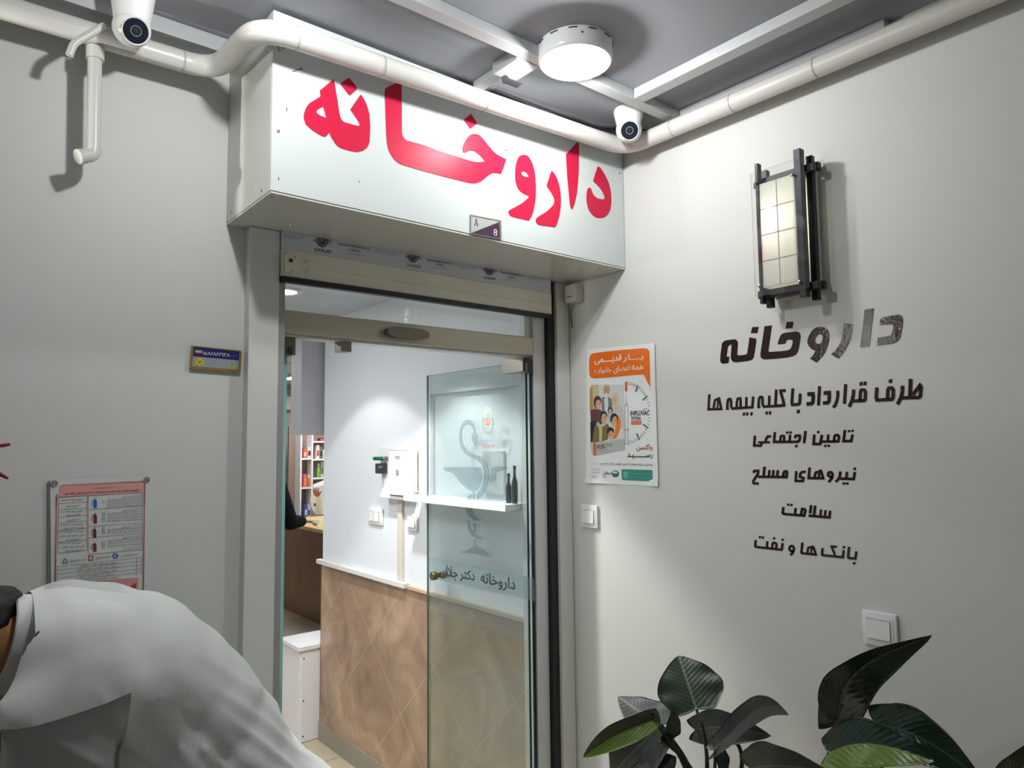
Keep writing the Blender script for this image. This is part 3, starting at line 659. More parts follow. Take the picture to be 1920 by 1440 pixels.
pr.loops([G1([(668,1030),(690,1005),(825,1005),(818,1022),(790,1040),(745,1052),(728,1062),(725,1100),(712,1140),(680,1150),(668,1163)])], M['frost'])
pr.build('emblem_upper', door)
pr = Print(PD, 0.0003, 0.0002)
pr.loops([G2([(588,162),(560,180),(535,220),(518,260),(514,300),(520,345),(535,390),(560,430),(595,458),(640,482),(690,475),(660,450),(625,410),(605,370),(595,320),(592,250)])], M['frost'])
pr.loops([G2([(540,462),(572,484),(580,520),(588,565),(610,600),(640,632),(680,655),(710,677),(732,702),(740,728),(715,708),(680,695),(645,688),(615,672),(580,640),(558,600),(543,550)])], M['frost'])
pr.loops([G2([(612,513),(645,515),(645,612),(613,608)])], M['frost'])
pr.loops([G2([(615,690),(645,697),(652,770),(668,788),(700,802),(745,826),(785,862),(825,910),(770,903),(700,887),(600,866),(455,850),(475,836),(510,834),(545,820),(580,800),(602,783),(615,750)])], M['frost'])
pr.build('emblem_base', door)
pr = Print(PD, 0.0003, 0.0002); pr.loops([[(803.5, 1044), (1001, 1084), (1004, 1128), (806, 1084)]], M['frost_band']); pr.build('frosted_band', door)
pr = Print(PD, 0.0008, 0.0003); ks = sr(62, 60, 66)
pr.text('جلالی', [(825, 1057), (858.5, 1064), (858.5, 1090), (825, 1083.5)], ks, 0.03, 3)
pr.text('دکتر', [(863, 1066), (890.5, 1071), (890.5, 1094), (863, 1089)], ks, 0.03, 3)
pr.text('داروخانه', [(902, 1071), (966.5, 1085), (966.5, 1112), (902, 1098)], ks, 0.03, 3)
pr.build('door_lettering', door)
pr = Print(PD, 0.0008, 0.0003); E = Z(880, 740, 12); gr = sr(120, 150, 96); cx, cy = 422, 640
for s_ in (-1, 1):
    for j in range(9):
        a = math.radians(-35+j*14); x = cx+s_*118*math.cos(a); y = cy+20+215*math.sin(a); t = s_*a*0.78
        for q in (-1, 1):
            P = []
            for k in range(8):
                f = 2*PI*k/8; ex_, ey_ = 3.2*math.cos(f), 22*math.sin(f); an = t+q*0.5; P.append((x+q*9+ex_*math.cos(an)-ey_*math.sin(an), y+ex_*math.sin(an)+ey_*math.cos(an)))
            pr.loops([E(P)], gr)
pr.stroke(E([(345,440),(365,350),(420,285),(475,340),(495,440)]), 1.2, sr(196, 216, 150))
pr.stroke(E([(365,400),(420,355),(470,400)]), 0.8, sr(196, 216, 150))
pr.build('wreath', door)
pr = Print(PD, 0.0008, 0.0003); rd = sr(196, 92, 62)
pr.stroke(E([(372,545),(362,600),(375,660),(412,690)]), 1.1, rd); pr.stroke(E([(468,545),(475,600),(462,660),(425,690)]), 1.1, rd)
pr.stroke(E([(390,525),(384,600),(405,680)]), 0.9, rd); pr.stroke(E([(448,525),(452,600),(432,680)]), 0.9, rd); pr.stroke(E([(416,512),(418,690)]), 1.5, rd)
pr.text('طرف قرارداد', E([(345, 1008), (525, 1000), (525, 1060), (345, 1068)]), sr(100, 90, 90), 0.01, 2)
pr.text('بانک ملی ایران', E([(300, 1130), (578, 1110), (578, 1190), (300, 1212)]), rd, 0.012, 2)
pr.build('bank_emblem', door)
# narrow left leaf, swung inward and seen edge on
d2 = thing('door_2', 'narrow glass door leaf swung inward at the left jamb', 'door', (0.80, 2.03, 0), kind='structure')
c2 = onY(534.5, 720, 2.03); dd = Vector((c2.x, c2.y, 0)).normalized(); b = MB(); leafbox(b, Vector((c2.x, c2.y, 0)), dd, 0.22, 0.010, 0.012, 0.27+H)
b.build('glass_leaf', [M['glass'], M['glass_edge'], M['glass_edge']], d2, fix=False)
bx((0.781, 2.0, 0.262+H), (0.826, 2.05, 0.3135+H), 0.001).build('top_patch_fitting', mat('patch_bronze', sr(104, 98, 86), 0.35, metal=0.6), d2)
bx((c2.x-0.006, 1.994, 0.262+H), (c2.x+0.006, 2.0, 0.284+H)).build('clamp', M['black'], d2)
tag(bx((0.7785, 2.0, 0), (0.792, 2.05, 0.262+H)).build('trim_left_stile', M['alu_w']), 'white stile beside the left leaf', 'stile', kind='structure')

# ================================================================ LAMPS OF THE ENTRANCE
def housing_lamp(name, label, c, r, zt, zb, strength, group=None, tint=(0.97, 1.0, 1.0), W=10.0):
    t = thing(name, label, 'lamp', (c[0], c[1], zb), group)
    b = MB(); b.lathe([(r*1.10, zt-zb), (r*1.10, 0.012), (r*1.085, 0.004), (r*1.04, 0.0), (r*1.005, 0.001), (r*1.0, 0.004)], (c[0], c[1], zb), (0, 0, 1), 48); b.build('housing', M['screen'], t, smooth=True)
    b = MB(); b.lathe([(r*0.995, 0.002), (r*0.97, -0.002), (r*0.8, -0.004), (0, -0.005)], (c[0], c[1], zb), (0, 0, 1), 48)
    m = mat(name+'_glow', (1, 1, 1), 0.4, emit=tint, es=strength); b.build('diffuser', m, t, smooth=True)
    ld = bpy.data.lights.new(name+'_light', 'POINT'); ld.energy = W; ld.shadow_soft_size = 0.022; ld.color = tint
    lo = bpy.data.objects.new(name+'_light', ld); COL.objects.link(lo); lo.parent = t; lo.location = (0, 0, -0.028)
    return t
lc = onZ(1079, 119, 1.035)
lamp = housing_lamp('ceiling_lamp', 'round white surface mounted lamp glowing on the entrance ceiling', lc, 0.0925, CZ-0.0005, 1.035+H, L_CEIL, W=L_CEIL_W)
for k in range(12):
    a0 = 2*PI*k/12+0.1; a1 = a0+0.22; P = [Vector((lc.x+0.1025*math.cos(a), lc.y+0.1025*math.sin(a), CZ-0.006)) for a in (a0, (a0+a1)/2, a1)]; b = MB(); b.tube(P, 0.0018, 6); b.build('vent_slot', M['dark'], lamp)
b = MB(); b.lathe([(0.003, 0), (0.002, 0.002)], (lc.x-0.057, lc.y-0.084, CZ-0.02), (-0.56, -0.83, 0), 8); b.build('screw', M['dark'], lamp)
lamp2 = housing_lamp('ceiling_lamp', 'round surface mounted lamp further left on the entrance ceiling', (0.50, 1.22), 0.0885, CZ-0.0005, 1.035+H, L_CEIL, W=L_CEIL2_W)

def sconce(frame_y, zb, side, power, label):
    """box lantern; built on the right wall (side 'R') or the left wall (side 'L')"""
    hgt = 0.360; wd = 0.160
    def T(a, d, h):            # a along the wall (0..wd), d out from the wall, h up
        return Vector((RX-d, frame_y-a, zb+h)) if side == 'R' else Vector((frame_y+a, LY-d, zb+h))
    def B(a0, a1, d0, d1, h0, h1, bev=0.0015):
        p, q = T(a0, d0, h0), T(a1, d1, h1); return bx([min(p[i], q[i]) for i in range(3)], [max(p[i], q[i]) for i in range(3)], bev)
    s = thing('wall_lantern', label, 'wall lamp', T(wd/2, 0, 0))
    B(0.012, wd-0.012, 0.0005, 0.014, 0.0, hgt+0.01).build('back_plate', M['alu'], s)
    B(0.010, 0.020, 0.075, 0.095, -0.020, hgt+0.028).build('upright_bar', M['dark_wood'], s)
    B(wd-0.032, wd-0.012, 0.072, 0.095, -0.020, hgt+0.030).build('upright_bar', M['dark_wood'], s)
    for a in (0.004, wd-0.020): B(a, a+0.018, 0.034, 0.052, -0.026, hgt+0.018).build('upright_bar', M['dark_wood'], s)
    for h in (0.0, hgt-0.034): B(-0.010, wd+0.010, 0.052, 0.0715, h, h+0.022).build('cross_bar', M['dark_wood'], s)
    for h in (0.006, hgt-0.020): B(0.004, wd+0.006, 0.0145, 0.0335, h, h+0.022).build('cross_bar', M['dark_wood'], s)
    # frosted shade: five thin walls round the bulb
    b = MB(); a0, a1, d0, d1, h0, h1 = 0.022, wd-0.034, 0.015, 0.0935, 0.024, hgt-0.036
    for (p, q) in [((a0, d1-0.002, h0), (a1, d1, h1)), ((a0, d0, h0), (a0+0.002, d1-0.002, h1)), ((a1-0.002, d0, h0), (a1, d1-0.002, h1)), ((a0, d0, h0), (a1, d1-0.002, h0+0.002)), ((a0, d0, h1-0.002), (a1, d1-0.002, h1))]:
        P, Q = T(*p), T(*q); b.box([min(P[i], Q[i]) for i in range(3)], [max(P[i], Q[i]) for i in range(3)])
    shd = b.build('shade', M['diffuser'], s)
    b = MB(); gw = 0.0028
    for a in [(a0+a1)/2]:
        P, Q = T(a-gw/2, d1+0.0002, h0), T(a+gw/2, d1+0.0006, h1); b.box([min(P[i], Q[i]) for i in range(3)], [max(P[i], Q[i]) for i in range(3)])
    for k in (1, 2, 3):
        h = h0+(h1-h0)*k/4; P, Q = T(a0, d1+0.0002, h-gw/2), T(a1, d1+0.0006, h+gw/2); b.box([min(P[i], Q[i]) for i in range(3)], [max(P[i], Q[i]) for i in range(3)])
    b.build('shade_grid', ink((0.34, 0.34, 0.32)), shd)
    B(0, wd, 0.0985, 0.1015, 0, hgt, 0).build('glass_plate', M['glass_clear'], s)
    nrm = (-1, 0, 0) if side == 'R' else (0, -1, 0)
    for a, h in ((0.014, 0.030), (wd-0.026, 0.020), (0.014, hgt-0.030), (wd-0.034, hgt-0.042)):
        b = MB(); b.lathe([(0.003, -0.008), (0.003, 0.0), (0.0048, 0.0005), (0.0045, 0.003), (0.002, 0.0042), (0, 0.0044)], T(a, 0.1018, h), nrm, 14); b.build('screw', M['chrome'], s, smooth=True)
    b = MB(); c = T(0.048, 0.079, 0.205); b.lathe([(0.012, 0.022), (0.016, 0.026), (0.016, 0.050), (0.010, 0.056), (0.0, 0.057)], c, (0, 0, 1), 16)
    b.build('bulb', mat('bulb_glow', (1, 1, 1), 0.4, emit=(1.0, 0.90, 0.72), es=12.0), s, smooth=True)
    ld = bpy.data.lights.new('lantern_light', 'POINT'); ld.energy = power; ld.shadow_soft_size = 0.02; ld.color = (1.0, 0.93, 0.80) if side == 'R' else (1.0, 0.99, 0.95)
    lo = bpy.data.objects.new('lantern_light', ld); COL.objects.link(lo); lo.parent = s; lo.location = c-WL[s]+Vector((0, 0, 0))
    return s
sconce(1.0925, 0.402+H, 'R', L_SCONCE, 'glowing square lantern of dark bars and frosted glass on the lettered wall')
sconce(-0.54, 0.402+H, 'L', L_TWIN, 'glowing square lantern of dark bars on the plain left wall')
# ================================================================ CAMERAS ON THE CEILING
def turret(c, look, label):
    c = Vector(c); t = thing('security_camera', label, 'security camera', (c.x, c.y, CZ-0.001), 'white dome cameras')
    b = MB(); b.lathe([(0.047, CZ-0.0008-c.z), (0.049, CZ-0.006-c.z), (0.0475, CZ-0.018-c.z), (0.040, 0.020), (0.037, 0.004)], c, (0, 0, 1), 40); b.build('base', M['white'], t, smooth=True)
    L = Vector(look).normalized(); b = MB(); prof = []
    for i in range(15):
        a = PI-(PI-0.76)*i/14; prof.append((0.042*math.sin(a), 0.042*math.cos(a)))
    prof += [(0.0305, 0.0345), (0.0275, 0.0335)]
    b.lathe(prof, c, L, 40); b.build('eyeball', M['white'], t, smooth=True)
    b = MB(); b.lathe([(0.0280, 0.0325), (0.0275, 0.0352), (0.0, 0.0356)], c, L, 40); fp = b.build('front_glass', mat('camera_glass', (0.012, 0.016, 0.028), 0.12, spec=0.6), t, smooth=True)
    b = MB()
    P = []; u = L.orthogonal().normalized(); w = L.cross(u)
    for k in range(25):
        a = 2*PI*k/24; P.append(c+L*0.0362+(u*math.cos(a)+w*math.sin(a))*0.0112)
    b.tube(P, 0.0013, 6, caps=False); b.build('lens_ring', ink(sr(120, 124, 130)), fp)
    b = MB(); b.lathe([(0.008, 0.0357), (0.0075, 0.0363), (0, 0.0366)], c, L, 24); b.build('lens', M['black'], fp, smooth=True)
    return t
turret(onZ(247, 54, 0.993), (0.10, -0.85, -0.52), 'white dome camera on the ceiling above the left pipe')
turret(onZ(1179, 243, 1.018), (-0.62, -0.62, -0.48), 'white dome camera in the ceiling corner above the red lettering')
b = MB(); a = onZ(229, 8, CZ-H-0.008); b.prism([a+Vector((-0.012, 0, 0)), a+Vector((0.03, 0, 0)), a+Vector((0.034, 0.04, 0)), a+Vector((0.008, 0.05, 0))], (0, 0, 0.006)); tag(b.build('cable_clip', M['white']), 'small white clip on the ceiling beside the left camera', 'clip')

# ================================================================ WALL LETTERING
PR = Plane('X', RX)
def lettering(name_label, rows, mat_=None):
    """each row: (kind, crop, points or list, width) ; kind p = filled outline(s), s = stroke, d = square dots"""
    pr = Print(PR, 0.0008, 0.0003); m = mat_ or M['brown_ink']
    for n_, (kind, Zc, data, w) in enumerate(rows):
        tk = 0.0010+n_*0.00003
        if kind == 'p': pr.loops([Zc(l) for l in data], m, thick=tk)
        elif kind == 's': pr.stroke(Zc(data), w/Zc.k, m, thick=tk)
        else:
            for (x, y) in data:
                hw, hh = w; pr.loops([Zc([(x-hw+hh*0.1, y-hh), (x+hw+hh*0.1, y-hh-hw*0.1), (x+hw-hh*0.1, y+hh-hw*0.1), (x-hw-hh*0.1, y+hh)])], m, thick=tk)
    o = pr.build('wall_lettering'); tag(o, name_label, 'lettering', 'dark vinyl lettering lines'); return o
A_ = Z(1340, 570, 9.6); B_ = Z(1500, 570, 9.6); C_ = Z(1320, 700, 13.714); D_ = Z(1440, 700, 13.714); E_ = Z(1560, 695, 10.667)
F_ = Z(1405, 795, 9.143); Gq = Z(1405, 865, 9.143); H_ = Z(1450, 935, 16); I_ = Z(1405, 995, 17.4545); J_ = Z(1505, 1005, 17.4545)
hd = [
 ('p', A_, [[(628,598),(750,625),(748,700),(730,820),(712,920),(705,955),(690,983),(672,1002),(650,1013),(600,1025),(500,1038),(400,1050),(365,1048),(335,1038),(312,1020),(298,995),(291,950),(298,850),(308,730),(280,735),(258,748),(243,770),(235,800),(226,880),(218,945),(268,948),(250,1062),(195,1072),(150,1075),(125,1065),(108,1045),(102,1010),(104,950),(112,880),(122,800),(130,730),(138,705),(150,688),(172,668),(200,655),(275,645),(350,635),(380,640),(402,655),(416,680),(422,720),(415,800),(408,890),(415,915),(430,925),(500,920),(560,912),(580,900),(590,880),(598,820),(608,750)]], 0),
 ('p', A_, [[(680,415),(795,412),(770,525),(652,525)]], 0), ('p', A_, [[(1300,322),(1422,318),(1400,435),(1278,442)]], 0),
 ('p', A_, [[(898,402),(1033,384),(1020,480),(995,660),(970,830),(972,850),(985,862),(1100,855),(1210,848),(1300,838),(1345,822),(1370,800),(1385,775),(1400,730),(1408,680),(1405,655),(1385,640),(1340,640),(1310,645),(1298,655),(1272,715),(1135,727),(1155,650),(1180,580),(1200,550),(1230,530),(1260,520),(1380,505),(1460,497),(1495,500),(1522,515),(1540,540),(1549,575),(1548,610),(1530,720),(1510,820),(1495,865),(1470,900),(1440,925),(1400,943),(1300,965),(1100,985),(900,998),(868,990),(840,970),(826,940),(828,880),(845,760),(870,600)]], 0),
 ('p', B_, [[(340,412),(385,408),(420,412),(455,424),(485,448),(508,480),(524,520),(532,575),(528,640),(515,700),(495,770),(470,840),(440,895),(400,950),(350,1005),(300,1055),(178,980),(215,950),(240,920),(282,840),(250,830),(220,815),(190,792),(165,765),(145,733),(135,700),(136,660),(147,615),(165,565),(190,520),(225,475),(260,440),(300,420)],
           [(370,545),(390,550),(405,565),(413,590),(412,620),(402,655),(385,690),(368,710),(345,720),(320,718),(298,705),(282,690),(273,670),(276,640),(287,608),(303,582),(322,562),(345,550)]], 0),
 ('p', B_, [[(795,345),(945,365),(942,450),(932,515),(918,585),(905,645),(882,710),(855,765),(820,825),(780,888),(740,937),(695,985),(558,912),(600,873),(640,830),(674,786),(704,735),(730,685),(748,635),(762,580),(772,530),(782,440)]], 0),
 ('p', B_, [[(1165,102),(1332,78),(1250,765),(1085,783)]], 0),
 ('p', B_, [[(1445,300),(1455,275),(1475,250),(1510,233),(1640,212),(1770,193),(1800,197),(1828,213),(1847,238),(1856,270),(1854,330),(1842,430),(1825,520),(1812,580),(1795,625),(1768,660),(1730,687),(1690,703),(1640,715),(1520,732),(1388,747),(1402,605),(1500,592),(1600,575),(1630,563),(1650,545),(1664,510),(1675,465),(1681,420),(1680,390),(1668,372),(1640,364),(1540,373),(1435,385)]], 0)]
l2 = [
 ('s', C_, [(142,538),(118,925),(450,915),(430,840),(382,612)], 66), ('s', C_, [(250,885),(285,690),(370,655)], 62), ('s', C_, [(345,890),(365,690)], 40),
 ('s', C_, [(645,900),(600,905),(605,780),(622,680),(655,658),(685,662),(697,700),(700,850),(735,905),(1245,870),(1268,595)], 66),
 ('s', C_, [(840,890),(848,740),(870,650),(930,640),(945,700),(945,890)], 62), ('s', C_, [(1095,610),(1085,890)], 64), ('d', C_, [(1030,1045),(1112,1043),(1224,1042)], (29, 40)),
 ('s', C_, [(1450,860),(1405,862),(1408,760),(1420,650),(1452,608),(1490,605),(1508,640),(1510,800),(1545,855),(1860,838)], 66), ('s', C_, [(1682,572),(1676,850)], 64), ('s', C_, [(1862,416),(1838,850)], 68), ('d', C_, [(1614,1020),(1698,1017)], (29, 40)),
 ('s', D_, [(458,440),(328,448),(335,500),(405,740),(412,822),(200,838)], 74), 
 ('s', D_, [(642,385),(616,760),(630,805),(790,795),(818,760),(832,520)], 74), ('d', D_, [(782,980)], (35, 45)),
 ('s', D_, [(1058,586),(1062,527),(1158,522),(1166,600),(1158,730),(1120,780),(992,787)], 92), ('s', D_, [(1328,328),(1300,822)], 76),
 ('s', D_, [(1475,552),(1480,497),(1575,490),(1580,580),(1572,710),(1536,756),(1414,763)], 90), ('s', D_, [(1798,445),(1796,580),(1775,700),(1735,800),(1682,882)], 76),
 ('s', E_, [(275,268),(250,660)], 62), ('s', E_, [(436,375),(428,490),(405,590),(345,722)], 66), ('s', E_, [(420,605),(645,598),(665,575),(672,420),(650,385),(590,385),(570,420),(562,595)], 64), ('d', E_, [(583,262),(662,255)], (28, 37)),
 ('s', E_, [(900,335),(886,540),(900,588),(1200,572),(1222,540),(1228,380),(1200,344),(1140,346),(1120,380),(1112,560)], 68), ('d', E_, [(1171,208)], (32, 37)),
 ('s', E_, [(1412,300),(1405,440),(1380,540),(1312,672)], 70), ('s', E_, [(1395,545),(1735,535),(1768,510),(1782,320),(1762,290),(1615,485)], 68), ('s', E_, [(1575,162),(1560,530)], 74)]
l3 = [
 ('s', F_, [(1640,102),(1615,292),(1748,292),(1772,178)], 46), ('d', F_, [(1709,122),(1770,118)], (21, 19)),
 ('s', F_, [(1115,180),(1102,342),(1215,342),(1247,185)], 46), ('s', F_, [(1225,302),(1527,296),(1540,215),(1520,188),(1480,190),(1460,215),(1450,300)], 44), ('s', F_, [(1357,178),(1343,300)], 42), ('d', F_, [(1183,138),(1304,374),(1362,374)], (21, 19)),
 ('s', F_, [(966,118),(940,326)], 46),
 ('s', F_, [(780,243),(798,200),(862,198),(872,235),(858,285),(830,304),(425,306),(440,138)], 44), ('s', F_, [(702,182),(690,305)], 42), ('s', F_, [(527,305),(540,215),(562,200),(592,202),(600,225),(592,305)], 42), ('d', F_, [(652,147),(708,145),(807,378)], (21, 19)),
 ('s', F_, [(376,210),(318,213),(292,250),(278,312)], 42), ('s', F_, [(356,311),(150,314)], 36), ('s', F_, [(98,198),(84,368),(198,370),(216,325)], 42)]
l4 = [
 ('s', Gq, [(1812,182),(1790,302),(1560,296)], 46), ('s', Gq, [(1562,172),(1552,258),(1530,305),(1480,350)], 46), ('s', Gq, [(1676,178),(1662,300)], 44), ('d', Gq, [(1808,127),(1620,380),(1680,381)], (22, 20)),
 ('s', Gq, [(1425,262),(1390,268),(1352,240),(1352,205),(1380,182),(1410,188),(1428,218),(1422,275),(1390,320),(1358,355)], 44),
 ('s', Gq, [(1036,103),(1018,286),(1268,290),(1228,160),(1190,165)], 44), ('s', Gq, [(1118,290),(1132,205),(1155,185),(1200,180)], 42), ('s', Gq, [(1190,290),(1202,200)], 36),
 ('s', Gq, [(970,176),(905,182),(872,215),(870,268),(930,282),(922,336),(795,336),(808,165)], 42),
 ('s', Gq, [(580,268),(590,190),(608,170),(643,172),(648,200),(636,270),(150,262)], 44), ('s', Gq, [(490,150),(478,272)], 42), ('s', Gq, [(416,148),(404,272)], 42), ('s', Gq, [(346,148),(336,272)], 42), ('s', Gq, [(262,90),(246,268)], 46),
 ('s', Gq, [(68,197),(90,160),(155,160),(150,210),(70,335),(75,375),(162,379)], 40)]
l5 = [
 ('s', H_, [(1706,358),(1682,562),(1060,508)], 76), ('s', H_, [(1570,340),(1545,550)], 70), ('s', H_, [(1435,325),(1408,540)], 70), ('s', H_, [(1256,203),(1222,520)], 76), ('s', H_, [(1138,192),(1104,442)], 78),
 ('s', H_, [(305,248),(282,430),(308,455),(930,508),(966,340),(940,312),(862,305),(832,495)], 74), ('s', H_, [(670,278),(648,485)], 72), ('d', H_, [(450,178),(545,188)], (33, 32))]
l6 = [
 ('s', I_, [(212,305),(196,500),(222,530),(1058,622),(1095,405)], 78), ('s', I_, [(592,345),(572,565)], 74), ('s', I_, [(748,582),(760,425),(792,392),(868,402),(890,432),(878,602)], 72), ('d', I_, [(350,212),(445,225),(812,250),(1090,296)], (36, 35)),
 ('s', I_, [(1440,650),(1375,672),(1318,625),(1312,560),(1345,510),(1395,492),(1445,525),(1465,590),(1450,670),(1405,745),(1342,802)], 74),
 ('s', I_, [(1740,383),(1705,700),(1725,735),(2175,778),(2155,680),(2085,520),(2035,512)], 76), ('s', J_, [(160,570),(175,395),(215,368),(330,372)], 68), ('s', J_, [(278,590),(292,400)], 56),
 ('s', J_, [(655,395),(635,590),(658,625),(1318,692),(1342,460)], 78), ('s', J_, [(1120,350),(955,338),(965,380),(1062,625)], 74), ('d', J_, [(1350,366),(1688,890)], (40, 36)),
 ('s', J_, [(1522,350),(1490,690),(1520,718),(1728,735),(1758,500)], 78)]
lettering('large dark brown headline of Persian lettering under the lantern', hd)
lettering('second and widest line of dark brown Persian lettering on the right wall', l2)
lettering('third line of dark Persian lettering, the first of the four small lines', l3)
lettering('fourth line of dark Persian lettering, two small words level with the lower poster', l4)
lettering('shortest line of dark Persian lettering, one small word', l5)
lettering('lowest line of dark Persian lettering, slanting down to the right', l6)

# ================================================================ SWITCHES
def switch_plate(name, label, c, w, h, xw, rockers=1, m=None, depth=0.011, group=None):
    m = m or M['white']; t = thing(name, label, 'light switch', (xw, c.y, c.z-h/2), group)
    bx((xw-depth, c.y-w/2, c.z-h/2), (xw-0.0005, c.y+w/2, c.z+h/2), 0.004).build('plate', m, t, smooth=True)
    iw = w*0.74; k = rockers
    bx((xw-depth-0.0012, c.y-iw/2-0.002, c.z-h*0.34), (xw-depth-0.0001, c.y+iw/2+0.002, c.z+h*0.34), 0.0005).build('inner_frame', m, t)
    for i in range(k):
        rw = iw/k*(0.86 if k == 1 else 0.62); yc = c.y+(i-(k-1)/2)*(iw/k)*1.05
        b = MB(); a, z_ = rw/2, h*0.27; x0 = xw-depth-0.0012
        b.prism([(x0, yc-a, c.z-z_), (x0-0.0050, yc-a, c.z-z_), (x0-0.0018, yc-a, c.z+z_), (x0, yc-a, c.z+z_)], (0, 2*a, 0)); b.build('rocker', m, t)
        b = MB(); q = 0.0008
        for (y0, y1, z0_, z1_) in [(yc-a-q, yc-a, c.z-z_, c.z+z_), (yc+a, yc+a+q, c.z-z_, c.z+z_), (yc-a, yc+a, c.z+z_, c.z+z_+q), (yc-a, yc+a, c.z-z_-q, c.z-z_)]: b.box((x0-0.0006, y0, z0_), (x0, y1, z1_))
        b.build('rocker_gap', M['dark'], t)
    return t
switch_plate('light_switch', 'white light switch on the right wall just above the big plant leaf', onX(1652, 1179, RX), 0.086, 0.086, RX, group='white rocker switches')
switch_plate('light_switch', 'white light switch beside the right door jamb below the poster', onX(1107.5, 968, RX), 0.084, 0.084, RX, group='white rocker switches')
sc = onX(1077, 544, RX-0.05); t = thing('surface_switch', 'small boxy grey white switch tucked under the sign beside the jamb', 'light switch', (RX, sc.y, sc.z-0.035))
y0 = onX(1078, 545, RX-0.048).y; y1 = onX(1058.5, 545, RX-0.048).y; zt = 0.604+H-0.012; zl = zt-0.068
bx((RX-0.048, y0, zl), (RX-0.0005, y1, zt), 0.005).build('housing', M['white_d'], t, smooth=True)
b = MB(); ym = (y0+y1)/2; b.prism([(RX-0.0485, ym-0.022, zl+0.010), (RX-0.054, ym-0.022, zl+0.014), (RX-0.050, ym-0.022, zt-0.008), (RX-0.0485, ym-0.022, zt-0.008)], (0, 0.044, 0)); b.build('rocker', M['white_d'], t)
b = MB(); b.box((RX-0.0546, ym-0.016, zl+0.018), (RX-0.0520, ym+0.014, zl+0.0205)); b.build('rocker_mark', M['dark'], t)
b = MB(); b.tube(fillet([(RX-0.012, y1-0.01, zl+0.001), (RX-0.012, y1+0.006, zl-0.03), (RX-0.006, y1+0.004, zl-0.09)], 0.02), 0.002, 6); b.build('cable', M['dark'], t)
# inside the shop
switch_plate('light_switch', 'white double light switch on the inner wall left of the beige conduit', onX(706, 968, IX), 0.150, 0.082, IX, 2, group='white rocker switches')
switch_plate('light_switch', 'white single light switch on the inner wall right of the beige conduit', onX(776, 979, IX), 0.085, 0.080, IX, 1, group='white rocker switches')

# ================================================================ POSTERS
PP = Plane('X', RX); P_ = Z(1080, 640, 36/7)
po = thing('vaccine_poster', 'white vaccine poster with an orange banner and a family photo beside the door', 'poster', PP.p(1168, 908))
pm = MB()                                        # slightly curling sheet
c = [PP.st(1101, 655), PP.st(1229, 643), PP.st(1236.5, 912), PP.st(1098.5, 905)]
nx, ny = 14, 20; vs = []
for j in range(ny+1):
    for i in range(nx+1):
        u_, v_ = i/nx, j/ny; a = Vector(c[0]).lerp(Vector(c[1]), u_); d = Vector(c[3]).lerp(Vector(c[2]), u_); q = a.lerp(d, v_)
        o = 0.0006+(0.005*max(0, (u_-0.86)/0.14)**2+0.006*max(0, (v_-0.955)/0.045)**2*(0.5+0.5*math.cos(u_*5)))
        vs.append(PP.w(q.x, q.y, o))
pm.add(vs, [(j*(nx+1)+i, j*(nx+1)+i+1, (j+1)*(nx+1)+i+1, (j+1)*(nx+1)+i) for j in range(ny) for i in range(nx)])
sheet = pm.build('paper_sheet', M['paper'], po, smooth=True)
def PPr(): return Print(PP, 0.0014, 0.0003)
OR = sr(232, 110, 28); TL_ = sr(52, 140, 126); TXT = sr(58, 44, 44)
pr = PPr(); pr.loops([P_([(165,115),(300,97),(450,82),(580,72),(650,66),(690,72),(710,92),(718,130),(722,250),(724,450),(692,395),(655,318),(500,330),(350,345),(180,358),(148,350),(132,325),(129,280),(128,180),(135,145),(148,125)])], OR); pr.build('orange_banner', sheet)
Q_ = Z(1100, 650, 13.714); pr = PPr(); wh = (0.85, 0.84, 0.80)
pr.text('یـــار', Q_([(940, 200), (1470, 190), (1470, 350), (940, 405)]), wh, 0.0, 2)
pr.text('قدیــــمی', Q_([(215, 245), (905, 190), (905, 400), (215, 470)]), wh, 0.02, 2)
pr.text('خانواده', Q_([(220, 545), (645, 515), (645, 690), (220, 730)]), wh, 0.0, 2)
pr.text('اعضای', Q_([(700, 490), (1115, 465), (1115, 650), (700, 700)]), wh, 0.0, 2)
pr.text('همه', Q_([(1165, 478), (1465, 465), (1465, 590), (1165, 605)]), wh, 0.0, 2)
pr.build('banner_lettering', sheet)
# family photograph
K = Z(1100, 715, 9.93); pr = PPr()
pr.loops([K([(60,130),(75,95),(110,65),(180,60),(420,58),(640,60),(700,62),(700,1090),(560,1090),(80,1150),(70,700)])], sr(206, 206, 202))
pr.loops([K([(60,130),(75,95),(110,65),(235,60),(235,520),(60,560)])], sr(200, 182, 140)); pr.loops([K([(62,150),(115,100),(125,530),(68,545)])], sr(170, 146, 70))
SK = sr(206, 160, 130)
pr.loops([K([(285,310),(320,290),(440,300),(480,340),(500,560),(290,570)])], sr(112, 118, 116)); pr.loops([K([(330,320),(405,320),(410,560),(345,570)])], sr(206, 212, 222))
pr.ell(K([(378,140)])[0], 6.6, 8.0, sr(172, 166, 160)); pr.ell(K([(376,185)])[0], 5.4, 9.0, sr(192, 140, 108)); pr.ell(K([(374,270)])[0], 4.6, 5.0, sr(216, 210, 204))
pr.loops([K([(480,440),(560,430),(640,470),(690,560),(700,870),(650,880),(470,600)])], sr(196, 192, 190)); pr.ell(K([(535,330)])[0], 6.9, 12.8, sr(198, 190, 182)); pr.ell(K([(520,360)])[0], 4.4, 8.8, sr(214, 166, 130))
pr.loops([K([(75,545),(150,510),(270,530),(310,620),(290,800),(90,820)])], sr(98, 56, 56)); pr.ell(K([(210,390)])[0], 7.4, 12.2, sr(78, 40, 42)); pr.ell(K([(225,430)])[0], 5.2, 9.0, SK)
